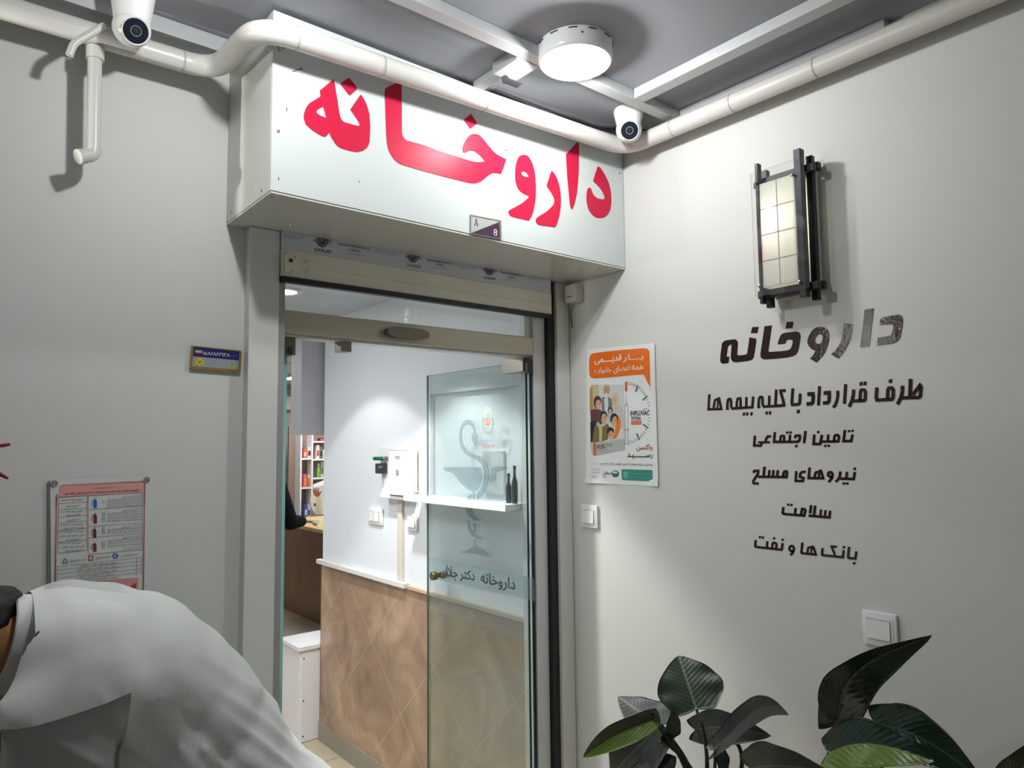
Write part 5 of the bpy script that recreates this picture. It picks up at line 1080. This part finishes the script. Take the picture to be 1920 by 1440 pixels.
product(392, 0, 458, zL[1], 325*pxm, sr(110, 44, 26), sr(224, 214, 204), 'box', 'tall dark red brown carton at the back of the middle left shelf', yo=0.14)
product(360, 0, 402, zL[1], 175*pxm, sr(206, 112, 86), sr(216, 130, 104), 'box', 'salmon coloured carton on the middle left shelf')
product(414, 0, 456, zL[1], 160*pxm, sr(206, 112, 30), sr(240, 236, 226), 'bottle', 'orange bottle with white cap on the middle left shelf')
product(374, 0, 416, zL[2], 185*pxm, sr(92, 96, 160), sr(226, 226, 236), 'box', 'blue and white carton on the lower left shelf')
product(420, 0, 455, zL[2], 180*pxm, sr(214, 214, 222), sr(110, 70, 110), 'box', 'white and violet carton on the lower left shelf')
product(568, 0, 650, zR[0], 42*pxm, sr(112, 26, 34), sr(200, 120, 110), 'box', 'flat dark red carton on the top right shelf')
product(528, 0, 568, zR[1], 190*pxm, sr(222, 214, 206), sr(196, 66, 52), 'box', 'white carton with red base on the right shelf')
product(572, 0, 612, zR[1], 165*pxm, sr(100, 112, 120), sr(112, 30, 36), 'box', 'grey blue carton with dark red top')
product(616, 0, 652, zR[1], 165*pxm, sr(190, 220, 196), sr(40, 50, 46), 'bottle', 'pale green bottle with dark cap at the wall edge')
product(546, 0, 584, zR[2], 190*pxm, sr(120, 176, 70), sr(226, 232, 206), 'bottle', 'green and white bottle on the right shelf')
product(588, 0, 628, zR[2], 215*pxm, sr(216, 224, 196), sr(140, 150, 110), 'box', 'pale cream green carton behind the green bottle', yo=0.12)
product(632, 0, 664, zR[2], 180*pxm, sr(112, 190, 60), sr(226, 236, 210), 'bottle', 'bright green bottle beside the wall edge')
product(516, 0, 566, zR[3], 66*pxm, sr(150, 176, 60), sr(40, 30, 20), 'box', 'small lime carton on the bottom right shelf')
product(575, 0, 640, zR[3], 60*pxm, sr(70, 70, 40), sr(170, 190, 90), 'box', 'small dark green carton on the bottom right shelf')
# advertising figure of a raised hand and cream coat
af = thing('advertising_standee', 'cardboard figure with a raised brown hand and cream coat in front of the shelves', 'standee', sp(560, 1240, 7.55))
PA = Plane('Y', 7.55); pr = Print(PA, 0.004, 0.001)
pr.loops([Q2([(480,780),(655,710),(700,720),(700,1100),(655,1180),(520,1190),(470,1120),(455,1050),(440,980),(480,880)])], sr(206, 200, 186)); pr.loops([Q2([(482,785),(655,712),(700,720),(700,770),(655,785),(490,818)])], sr(236, 240, 246))
pr.loops([Q2([(590,800),(655,785),(655,900),(600,940)])], sr(196, 186, 200)); pr.loops([Q2([(520,960),(590,950),(580,1180),(510,1170)])], sr(186, 178, 158))
pr.build('card', af); pr = Print(PA, 0.0052, 0.0004)
pr.loops([Q2([(490,830),(500,822),(512,870),(518,822),(530,822),(532,875),(548,828),(562,835),(556,890),(585,870),(594,880),(570,930),(550,952),(515,945),(490,920),(475,870)])], sr(140, 86, 62)); pr.loops([Q2([(488,1030),(520,1040),(515,1080),(490,1070)])], sr(96, 60, 40)); pr.build('printed_hand', af)
b = MB(); b.box((af.location.x-0.02, 7.556, 0), (af.location.x+0.05, 7.72, af.location.z+0.12)); b.build('stand', ink((0.5, 0.48, 0.44)), af)

# ================================================================ PEOPLE
def blob(name, chains, m, parent=None, voxel=0.012, smooth=8, disp=None, origin=None, cut=None, bis=None, reg=None):
    """continuous skin over tapering limbs: spheres strung along each chain, fused by a voxel remesh"""
    bm = bmesh.new()
    for ch in chains:
        for i in range(len(ch)):
            p, r = Vector(ch[i][0]), ch[i][1]; r = Vector(r) if hasattr(r, '__len__') else Vector((r, r, r)); steps = [(p, r)]
            if i < len(ch)-1:
                q, s_ = Vector(ch[i+1][0]), ch[i+1][1]; s_ = Vector(s_) if hasattr(s_, '__len__') else Vector((s_, s_, s_))
                n = max(1, int((q-p).length/(min(min(r), min(s_))*0.35))); steps = [(p.lerp(q, k/n), r.lerp(s_, k/n)) for k in range(n)]
            for c, rr in steps: bmesh.ops.create_icosphere(bm, subdivisions=3 if max(rr) > 0.05 else 2, radius=1.0, matrix=Matrix.Translation(c) @ Matrix.Diagonal((rr.x, rr.y, rr.z, 1)))
    me = bpy.data.meshes.new('tmp'); bm.to_mesh(me); bm.free(); o = bpy.data.objects.new('tmp', me); COL.objects.link(o)
    r = o.modifiers.new('r', 'REMESH'); r.mode = 'VOXEL'; r.voxel_size = voxel
    s_ = o.modifiers.new('s', 'SMOOTH'); s_.iterations = smooth; s_.factor = 0.6
    dg = bpy.context.evaluated_depsgraph_get(); dg.update(); ev = o.evaluated_get(dg); m2 = bpy.data.meshes.new_from_object(ev)
    V = [v.co.copy() for v in m2.vertices]; Nn_ = [v.normal.copy() for v in m2.vertices]; F = [tuple(p.vertices) for p in m2.polygons]
    bpy.data.objects.remove(o); bpy.data.meshes.remove(me); bpy.data.meshes.remove(m2)
    if disp: V = [v+n*disp(v) for v, n in zip(V, Nn_)]
    if reg:
        m3 = bpy.data.meshes.new('tmp'); m3.from_pydata([tuple(v) for v in V], [], F); bb = bmesh.new(); bb.from_mesh(m3); test, co, no = reg
        fs = [f for f in bb.faces if test(f.calc_center_median())]; g = set(fs)
        for f in fs: g.update(f.verts); g.update(f.edges)
        bmesh.ops.bisect_plane(bb, geom=list(g), plane_co=co, plane_no=no, clear_outer=True)
        bb.verts.index_update(); V = [v.co.copy() for v in bb.verts]; F = [tuple(v.index for v in f.verts) for f in bb.faces]; bb.free(); bpy.data.meshes.remove(m3)
    if bis:
        m3 = bpy.data.meshes.new('tmp'); m3.from_pydata([tuple(v) for v in V], [], F); bb = bmesh.new(); bb.from_mesh(m3)
        for co, no in bis: bmesh.ops.bisect_plane(bb, geom=bb.verts[:]+bb.edges[:]+bb.faces[:], plane_co=co, plane_no=no, clear_outer=True)
        bb.verts.index_update(); V = [v.co.copy() for v in bb.verts]; F = [tuple(v.index for v in f.verts) for f in bb.faces]; bb.free(); bpy.data.meshes.remove(m3)
    if cut:
        bad = set(i for i, v in enumerate(V) if cut(v)); F = [f for f in F if not any(i in bad for i in f)]
        used = sorted(set(i for f in F for i in f)); mp = {a: k for k, a in enumerate(used)}; V = [V[i] for i in used]; F = [tuple(mp[i] for i in f) for f in F]
    b = MB(); b.v = V; b.f = F; b.m = [0]*len(F)
    ob = b.build(name, m, parent, smooth=False, origin=origin, fix=False); ob.data.polygons.foreach_set('use_smooth', [True]*len(ob.data.polygons)); return ob
def hand_chains(w, d, side, r=0.009, L=0.085):
    """palm and five bent fingers from wrist w in direction d; side = direction towards the thumb"""
    w, d, s_ = Vector(w), Vector(d).normalized(), Vector(side).normalized(); n = d.cross(s_); C = []
    pc_ = w+d*0.055
    for k in (-1.5, -0.5, 0.5, 1.5): C.append([(w+s_*k*0.010, 0.018), (w+d*L+s_*k*0.020, 0.013)])
    for k, ln in ((-1.5, 0.055), (-0.5, 0.070), (0.5, 0.076), (1.5, 0.068)):
        a = w+d*L+s_*k*0.021; b_ = a+(d*0.9+n*0.35).normalized()*ln*0.5; c_ = b_+(d*0.6+n*0.8).normalized()*ln*0.5; C.append([(a, r), (b_, r*0.95), (c_, r*0.8)])
    C.append([(w+d*0.025+s_*0.022, 0.014), (w+d*0.055+s_*0.050, 0.011), (w+d*0.080+s_*0.058+n*0.018, 0.009)])
    return C
# --- bending man in the white shirt
YP = 1.50
def pz(u, v, y=YP): return onY(u, v, y)
man = thing('person', 'person in a white short sleeved shirt bending forward at the lower left', 'person', (0.55, YP, 0))
outl = [(60, 1112), (130, 1092), (230, 1094), (330, 1121), (400, 1174), (450, 1238), (500, 1315), (570, 1440), (612, 1530)]
OP = [pz(u, v) for u, v in outl]
cen = []
for i, p in enumerate(OP):
    a = OP[max(0, i-1)]; c = OP[min(len(OP)-1, i+1)]; t = (c-a).normalized(); n = Vector((t.z, 0, -t.x)); n = n if n.z < 0 else -n
    rr = [0.085, 0.115, 0.125, 0.135, 0.14, 0.145, 0.15, 0.155, 0.155][i]; cen.append((p+n*rr, rr))
shp = Vector((cen[1][0].x+0.01, YP-0.165, cen[1][0].z-0.005)); shf_ = Vector((cen[1][0].x, YP+0.165, cen[1][0].z-0.005))
hip = Vector((0.60, YP, 0.84)); 
elb = Vector((0.150, YP-0.20, shp.z-0.30)); wri = Vector((0.02, YP-0.16, elb.z-0.20)); elf = Vector((0.12, YP+0.20, shp.z-0.30)); wrf = Vector((-0.02, YP+0.14, elf.z-0.20))
headc = pz(-132, 1206); neck0 = cen[0][0]+Vector((0.0, 0, -0.01)); hd = (headc-neck0).normalized()
body = [[(neck0, 0.062), (neck0+(headc-neck0)*0.45, 0.060)], [(headc-hd*0.03, (0.082, 0.078, 0.095)), (headc+hd*0.06, (0.078, 0.07, 0.085))],
        [(headc+hd*0.075+Vector((-0.030, 0, -0.060)), 0.045)], [(headc+hd*0.04+Vector((-0.07, 0, -0.078)), 0.016)],
        [(headc+Vector((0.0, -0.078, -0.02)), (0.022, 0.012, 0.030))], [(headc+Vector((0.0, 0.078, -0.02)), (0.022, 0.012, 0.030))],
        [(cen[1][0], 0.09), (cen[3][0], 0.11), (cen[6][0], 0.12), (hip, 0.14)], [(cen[1][0], 0.07), (shp, 0.055)], [(cen[1][0], 0.07), (shf_, 0.055)],
        [(shp, 0.044), (elb, 0.036), (wri, 0.025)], [(shf_, 0.044), (elf, 0.036), (wrf, 0.025)],
        [(hip+Vector((0, -0.09, -0.02)), 0.10), (Vector((0.50, YP-0.11, 0.47)), 0.062), (Vector((0.62, YP-0.11, 0.09)), 0.045), (Vector((0.50, YP-0.12, 0.04)), 0.036)],
        [(hip+Vector((0, 0.09, -0.02)), 0.10), (Vector((0.44, YP+0.11, 0.46)), 0.062), (Vector((0.55, YP+0.11, 0.09)), 0.045), (Vector((0.42, YP+0.12, 0.04)), 0.036)]]
body += hand_chains(wri, (-0.45, 0.1, -0.9), (0.2, 0.9, 0)) + hand_chains(wrf, (-0.45, -0.1, -0.9), (0.2, -0.9, 0))
bo = blob('body', body, M['skin'], man, voxel=0.010, smooth=6)
hairm = blob('hair', [[(headc-hd*0.02+Vector((0.0, 0, 0.022)), (0.086, 0.084, 0.088)), (headc+hd*0.035+Vector((0.0, 0, 0.030)), (0.080, 0.080, 0.080))], [(onY(-35, 1165, YP), 0.055), (onY(8, 1128, YP), 0.030)]], M['hair'], man, voxel=0.009, smooth=3, disp=lambda v: 0.004*noise.noise(v*60))
def folds(v):
    lo = max(0.0, min(1.0, (1.30-v.z)/0.22)); up = 1-lo
    a = v.x*0.75+v.z*0.66; c = v.x*0.66-v.z*0.75            # along / across the drag lines that fan out to the hip
    r1 = 1-abs(noise.noise(Vector((a*16, c*2.6, v.y*4))))*2; r2 = 1-abs(noise.noise(Vector((a*34+5, c*4, v.y*7))))*2
    r3 = noise.noise(Vector((v.x*26, v.y*5, v.z*4)))
    return 0.019*lo*r1+0.007*lo*r2+0.004*up*r3*max(0, min(1, (v.z-1.2)/0.1))+0.003*noise.noise(v*11)
fr = [(c, (r, 0.205 if 1 <= i <= 3 else 0.125 if i == 0 else 0.19, r)) for i, (c, r) in enumerate(cen)]
slv_end = onY(118, 1322, YP-0.185); sz = slv_end.z
shirt = [fr, [(cen[3][0]+Vector((-0.05, 0.0, -0.10)), (0.11, 0.15, 0.12)), (cen[6][0]+Vector((-0.08, 0, -0.06)), (0.15, 0.17, 0.15)), (hip+Vector((-0.01, 0, 0.02)), (0.15, 0.185, 0.12))],
         [(cen[1][0]+Vector((0.01, -0.12, 0.0)), 0.100), (shp+Vector((0.005, 0.035, -0.015)), 0.090)], [(shf_, 0.082)]]
cn = cen[0][0]+hd*0.034
shirt[2] = [(cen[1][0]+Vector((0.01, -0.12, 0.0)), 0.100), (shp+Vector((0.005, 0.02, -0.015)), 0.092), (slv_end+Vector((0.0, 0.004, -0.01)), (0.086, 0.066, 0.07)), (Vector((slv_end.x-0.005, slv_end.y+0.01, slv_end.z-0.16)), 0.064), (elb.lerp(wri, 0.3), 0.056), (elb.lerp(wri, 0.85), 0.042)]
so = blob('shirt', shirt, M['shirt'], man, voxel=0.008, smooth=18, disp=folds, reg=(lambda v: v.z > cn.z-0.11 and abs(v.y-YP) < 0.142, cn, hd))
bmm = bmesh.new(); bmm.from_mesh(so.data); off_ = WL[so]; hn2 = Vector((0.12, 0, -1)).normalized(); xr_ = slv_end.x+0.086
fs = [f for f in bmm.faces if (f.calc_center_median()+off_).y < YP-0.09 and (f.calc_center_median()+off_).x < xr_]; g = set(fs)
for f in fs: g.update(f.verts); g.update(f.edges)
bmesh.ops.bisect_plane(bmm, geom=list(g), plane_co=slv_end-off_, plane_no=hn2)
for co_, no_ in ((Vector((xr_, 0, 0))-off_, Vector((1, 0, 0))), (Vector((0, YP-0.09, 0))-off_, Vector((0, 1, 0)))):
    gg = [f for f in bmm.faces if (f.calc_center_median()+off_).z < slv_end.z+0.05 and (f.calc_center_median()+off_).x < xr_+0.03]; g = set(gg)
    for f in gg: g.update(f.verts); g.update(f.edges)
    bmesh.ops.bisect_plane(bmm, geom=list(g), plane_co=co_, plane_no=no_)
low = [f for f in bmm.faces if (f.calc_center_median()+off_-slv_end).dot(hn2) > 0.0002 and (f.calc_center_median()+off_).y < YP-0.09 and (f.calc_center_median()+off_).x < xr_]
bmm.normal_update(); vv = {}
for f in low:
    for v in f.verts: vv[v] = v.normal.copy()
ax_ = slv_end-off_
for v, n_ in vv.items():
    k_ = min(1.0, max(0.0, (xr_-(v.co+off_).x)/0.03)); v.co -= n_*0.007*k_
    if (v.co-ax_).dot(hn2) > 0.003 or True: pass
us = bmm.copy() if hasattr(bmm, 'copy') else None
ls = set(low); keep_idx = [f.index for f in bmm.faces]
bmm.verts.index_update(); V_ = [v.co+off_ for v in bmm.verts]; F_low = [tuple(v.index for v in f.verts) for f in bmm.faces if f in ls]; F_up = [tuple(v.index for v in f.verts) for f in bmm.faces if f not in ls]
# upper edge keeps its place so that the hem stands proud of the sleeve underneath
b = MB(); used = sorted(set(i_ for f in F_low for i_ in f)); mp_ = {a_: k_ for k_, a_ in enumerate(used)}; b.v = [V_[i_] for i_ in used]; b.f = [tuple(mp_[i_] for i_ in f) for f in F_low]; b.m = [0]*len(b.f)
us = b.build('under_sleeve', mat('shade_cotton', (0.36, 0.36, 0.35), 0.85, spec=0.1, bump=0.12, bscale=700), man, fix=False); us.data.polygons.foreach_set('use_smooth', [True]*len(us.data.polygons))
for v, n_ in vv.items():
    k_ = min(1.0, max(0.0, (xr_-(v.co+off_).x)/0.03)); v.co += n_*0.007*k_
V_ = [v.co+off_ for v in bmm.verts]; bmm.free()
me2 = bpy.data.meshes.new('shirt'); used = sorted(set(i_ for f in F_up for i_ in f)); mp_ = {a_: k_ for k_, a_ in enumerate(used)}
me2.from_pydata([tuple(V_[i_]-off_) for i_ in used], [], [tuple(mp_[i_] for i_ in f) for f in F_up]); me2.materials.append(M['shirt']); me2.polygons.foreach_set('use_smooth', [True]*len(me2.polygons)); so.data = me2
blob('sleeve', [[(shf_, 0.082), (elf.lerp(shf_, 0.45), 0.074)]], M['shirt'], man, voxel=0.010, smooth=8, bis=[(elf.lerp(shf_, 0.5), (0, 0, -1))])
yv = Vector((0, 1, 0)); cw = hd.cross(yv).normalized(); b = MB(); N_ = 40
for (off, k) in ((0.0, 1.0), (0.034, 0.93), (0.036, 0.88), (0.004, 0.93)):
    b.v += [cn+hd*(off-0.012+0.006*math.cos(2*PI*i/N_))+yv*math.cos(2*PI*i/N_)*0.092*k+cw*math.sin(2*PI*i/N_)*0.077*k for i in range(N_)]
for r in range(4):
    for i in range(N_): b.f.append((r*N_+i, r*N_+(i+1) % N_, ((r+1) % 4)*N_+(i+1) % N_, ((r+1) % 4)*N_+i)); b.m.append(0)
b.build('collar', M['shirt'], man, smooth=True)
blob('under_sleeve', [[(shf_+Vector((0, 0, -0.05)), 0.062), (elf, 0.055), (elf.lerp(wrf, 0.85), 0.042)]], M['sleeve_grey'], man, voxel=0.010, smooth=6)
blob('trousers', [[(hip+Vector((0.0, 0, 0.02)), (0.145, 0.18, 0.13)), (hip+Vector((0, 0, -0.05)), (0.15, 0.185, 0.13))], [(hip+Vector((0, -0.09, -0.04)), 0.118), (Vector((0.50, YP-0.11, 0.47)), 0.080), (Vector((0.615, YP-0.11, 0.13)), 0.066)], [(hip+Vector((0, 0.09, -0.04)), 0.118), (Vector((0.44, YP+0.11, 0.46)), 0.080), (Vector((0.545, YP+0.11, 0.13)), 0.066)]], M['trousers'], man, voxel=0.012, smooth=8)
for (x, y) in ((0.62, YP-0.11), (0.55, YP+0.11)):
    blob('shoe', [[(Vector((x+0.02, y, 0.052)), (0.050, 0.042, 0.050)), (Vector((x-0.09, y, 0.045)), (0.055, 0.046, 0.040)), (Vector((x-0.17, y, 0.036)), (0.045, 0.044, 0.032))]], M['black'], man, voxel=0.008, smooth=4, cut=None)

# --- customer in black leaning on the counter
hn_ = onY(*Q2([(430, 1290)])[0], 6.30); fa = onY(*Q2([(345, 1275)])[0], 6.28)
cus = thing('person', 'person in black leaning an arm on the counter deep in the shop', 'person', (hn_.x-0.55, 6.15, 0))
bxp = Vector((hn_.x-0.50, 6.15, 0)); sh2 = bxp+Vector((0.05, -0.02, 1.34)); el2 = onY(*Q2([(170, 1290)])[0], 6.2)
wr2 = fa
legs = [[(bxp+Vector((0, s_*0.10, 0.90)), 0.10), (bxp+Vector((0.02, s_*0.11, 0.48)), 0.062), (bxp+Vector((-0.02, s_*0.11, 0.09)), 0.045), (bxp+Vector((0.10, s_*0.12, 0.04)), 0.034)] for s_ in (-1, 1)]
hb = bxp+Vector((0.10, 0, 1.60))
b2 = legs+[[(bxp+Vector((0, 0, 0.95)), (0.12, 0.16, 0.12)), (bxp+Vector((0.03, 0, 1.30)), (0.11, 0.17, 0.12))], [(bxp+Vector((0.05, 0, 1.38)), 0.06), (hb, 0.055)], [(hb, (0.085, 0.075, 0.10)), (hb+Vector((0.01, 0, 0.06)), (0.092, 0.078, 0.09))], [(hb+Vector((0.092, 0, 0.01)), 0.018)],
     [(sh2+Vector((0, -0.16, 0)), 0.055), (el2, 0.042), (wr2, 0.028)], [(sh2+Vector((0, 0.16, 0)), 0.055), (sh2+Vector((0.02, 0.22, -0.30)), 0.042), (sh2+Vector((0.22, 0.12, -0.40)), 0.028)]]
b2 += hand_chains(wr2, (1, 0.1, -0.12), (0, -1, 0.2))+hand_chains(sh2+Vector((0.22, 0.12, -0.40)), (1, 0, -0.1), (0, 1, 0))
blob('body', b2, M['skin2'], cus, voxel=0.011, smooth=4)
blob('coat', [[(bxp+Vector((0, 0, 0.80)), (0.15, 0.20, 0.14)), (bxp+Vector((0.03, 0, 1.32)), (0.135, 0.20, 0.12))], [(sh2+Vector((0, -0.15, 0)), 0.085), (el2, 0.072), (el2.lerp(wr2, 0.86), 0.052)], [(sh2+Vector((0, 0.15, 0)), 0.085), (sh2+Vector((0.02, 0.22, -0.30)), 0.066), (sh2+Vector((0.18, 0.14, -0.385)), 0.048)]], M['cloth_black'], cus, voxel=0.013, smooth=6)
blob('trousers', [[c for c in ((p, r*1.22) for p, r in l[:3])] for l in legs], M['cloth_black'], cus, voxel=0.014, smooth=6)
blob('hair', [[(hb+Vector((-0.02, 0, 0.05)), (0.098, 0.090, 0.105)), (hb+Vector((0.0, 0, 0.10)), (0.095, 0.088, 0.075))]], M['hair'], cus, voxel=0.012, smooth=3)
pt = Q2([(480, 1262), (572, 1264), (566, 1300), (545, 1330), (520, 1300), (478, 1300)]); b = MB(); b.prism([onY(u, v, 6.22) for u, v in pt], (0, 0.01, 0)); tag(b.build('paper_tissue', ink((0.75, 0.75, 0.77))), 'crumpled white paper in front of the hand on the counter', 'paper')

# ================================================================ PLANTS
def leaf(parent, base, tip, width, roll, mats, arch=0.12, fold=0.12, heart=0.10, curl=0.0, split=None, name='leaf', wave=0.03, bend=0.0):
    """blade from base to tip; width in metres; roll turns it about its own axis away from facing the room"""
    B, T = Vector(base), Vector(tip); a = T-B; L = a.length; a.normalize(); view = (Vector((0, 0, H))-(B+T)/2).normalized()
    w = a.cross(view).normalized(); n = w.cross(a).normalized(); q = Matrix.Rotation(roll, 3, a); w = q @ w; n = q @ n
    nu, nv = 12, 26; vs = []; uv = []
    for j in range(nv+1):
        t = j/nv
        prof = (math.sin(PI*min(1, (t*0.93+0.07))**0.72))**0.78 if t < 1 else 0.0
        s_ = -heart*0 + t
        for i in range(nu+1):
            u = 2*i/nu-1; back = -heart*max(0, 1-t*7)*(1-(1-abs(u))**2)
            p = B+w*(bend*L*math.sin(PI*min(1, t*1.0)))+a*L*(s_+back)+w*(u*width/2*prof)+n*(arch*L*math.sin(PI*t)*1.0-curl*L*t*t*t)+n*(fold*width*abs(u)*prof)+n*(wave*width*math.sin(t*17+u*2.0)*u*u*prof)
            vs.append(p); uv.append((0.5+u*0.5*max(prof, 0.2), t))
    fs = [(j*(nu+1)+i, j*(nu+1)+i+1, (j+1)*(nu+1)+i+1, (j+1)*(nu+1)+i) for j in range(nv) for i in range(nu)]
    th = 0.0009; n0 = len(vs); vs2 = [v-n*th for v in vs]; k = len(fs)
    b = MB(); b.v = vs+vs2; b.f = fs+[tuple(x+n0 for x in f[::-1]) for f in fs]
    rim = [i for i in range(nu+1)]+[(j+1)*(nu+1)-1 for j in range(1, nv+1)]+[nv*(nu+1)+i for i in range(nu-1, -1, -1)]+[j*(nu+1) for j in range(nv-1, 0, -1)]
    b.f += [(rim[i], rim[(i+1) % len(rim)], n0+rim[(i+1) % len(rim)], n0+rim[i]) for i in range(len(rim))]
    mi = []
    for f in fs:
        uu = sum(((x % (nu+1))/nu) for x in f)/4; mi.append(1 if (split is not None and (uu > 0.5) == (split > 0)) else 0)
    b.m = mi+mi+[0]*len(rim); o = b.build(name, mats, parent, fix=False)
    ul = o.data.uv_layers.new(name='UVMap'); alluv = uv+uv
    for lp in o.data.loops: ul.data[lp.index].uv = alluv[lp.vertex_index]
    o.data.polygons.foreach_set('use_smooth', [True]*len(o.data.polygons)); return o
def stem(parent, P, r=0.004, r2=0.006):
    b = MB(); Pf = fillet(P, 0.08, 6); n = len(Pf); b.tube(Pf, [r+(r2-r)*i/(n-1) for i in range(n)], 8); return b.build('stem', M['stem'], parent, smooth=True)
def pot(parent, x, y, r, h):
    b = MB(); b.lathe([(r*0.72, 0), (r*0.74, 0.005), (r, h-0.02), (r*1.05, h-0.02), (r*1.05, h), (r*0.96, h), (r*0.93, h-0.03), (0, h-0.03)], (x, y, 0.0), (0, 0, 1), 36); b.build('planter', M['pot'], parent, smooth=True)
    b = MB(); b.lathe([(r*0.92, 0), (r*0.5, 0.012), (0, 0.014)], (x, y, h-0.029), (0, 0, 1), 24); b.build('soil', M['soil'], parent, smooth=True)
LM = [M['leaf'], M['leaf_lime']]; G = [M['leaf_grey'], M['leaf_lime']]; DP = [M['leaf_deep'], M['leaf_lime']]
p1x, p1y = 1.62, 1.18; p2x, p2y = 1.60, 0.66
pa = thing('potted_plant', 'broad leaved potted plant below the poster, nearer to the door', 'plant', (p1x, p1y, 0), 'potted philodendrons by the right wall')
pot(pa, p1x, p1y, 0.15, 0.30); c1 = Vector((p1x, p1y, 0.29))
def LF(par, cr, bpx, tpx, xb, xt, wpx, roll, mats, crown, **k):
    B = onX(bpx[0], bpx[1], xb); T = onX(tpx[0], tpx[1], xt); d = (B.x*EX[2]+B.y*EY[2]+(B.z-H)*EZ[2]); w = wpx*d/FPX
    leaf(par, B, T, w, roll, mats, **k)
    mid = B.lerp(cr, 0.45); stem(par, [B, Vector(crown) if crown else mid+Vector((0, 0, 0.05)), cr+Vector((0.02*math.sin(B.y*40), 0.02*math.cos(B.y*50), 0))])
LF(pa, c1, (1306, 1330), (1272, 1229), 1.66, 1.70, 126, 0.15, LM, onX(1326, 1400, 1.64), arch=0.02, fold=0.06, heart=0.06)
LF(pa, c1, (1240, 1358), (1158, 1306), 1.56, 1.62, 84, 0.25, G, onX(1300, 1440, 1.58), arch=-0.05, fold=-0.12, heart=0.16)
LF(pa, c1, (1238, 1362), (1146, 1456), 1.55, 1.52, 100, 0.2, G, onX(1296, 1446, 1.57), arch=0.08, fold=0.10, heart=0.12)
LF(pa, c1, (1226, 1350), (1093, 1420), 1.50, 1.42, 46, -0.15, DP, onX(1290, 1436, 1.55), arch=0.06, fold=0.25, heart=0.05, split=-1, bend=0.05)
LF(pa, c1, (1240, 1386), (1262, 1326), 1.52, 1.50, 44, 0.9, DP, onX(1304, 1440, 1.56), arch=0.05, fold=0.3)
LF(pa, c1, (1262, 1446), (1170, 1460), 1.54, 1.50, 86, 0.3, G, None, arch=0.10, fold=0.05, bend=-0.12)
LF(pa, c1, (1341, 1408), (1492, 1341), 1.58, 1.48, 46, -0.35, G, None, arch=-0.10, fold=0.16, curl=-0.05, bend=-0.16)
LF(pa, c1, (1304, 1369), (1446, 1380), 1.66, 1.64, 62, 0.2, G, onX(1400, 1388, 1.64), arch=0.05, fold=0.08, bend=-0.06)
LF(pa, c1, (1350, 1450), (1334, 1378), 1.60, 1.60, 34, 0.8, DP, None, arch=0.03, fold=0.4)
pb = thing('potted_plant', 'broad leaved potted plant below the light switch, in the lower right corner', 'plant', (p2x, p2y, 0), 'potted philodendrons by the right wall')
pot(pb, p2x, p2y, 0.16, 0.32); c2_ = Vector((p2x, p2y, 0.31))
LF(pb, c2_, (1572, 1358), (1748, 1191), 1.66, 1.58, 84, 0.45, DP, onX(1570, 1420, 1.64), arch=0.05, fold=0.22, heart=0.10, bend=-0.16)
LF(pb, c2_, (1553, 1412), (1752, 1428), 1.50, 1.46, 88, -0.15, DP, None, arch=0.10, fold=0.10, heart=0.06, split=1, bend=-0.08)
LF(pb, c2_, (1640, 1356), (1842, 1462), 1.60, 1.56, 92, 0.2, DP, None, arch=0.12, fold=0.05, bend=-0.10)
LF(pb, c2_, (1408, 1442), (1556, 1448), 1.52, 1.50, 86, 0.35, G, None, arch=0.10, fold=0.06, bend=-0.08)
LF(pb, c2_, (1880, 1480), (1962, 1380), 1.50, 1.46, 60, 0.2, DP, None, arch=0.06, fold=0.10)
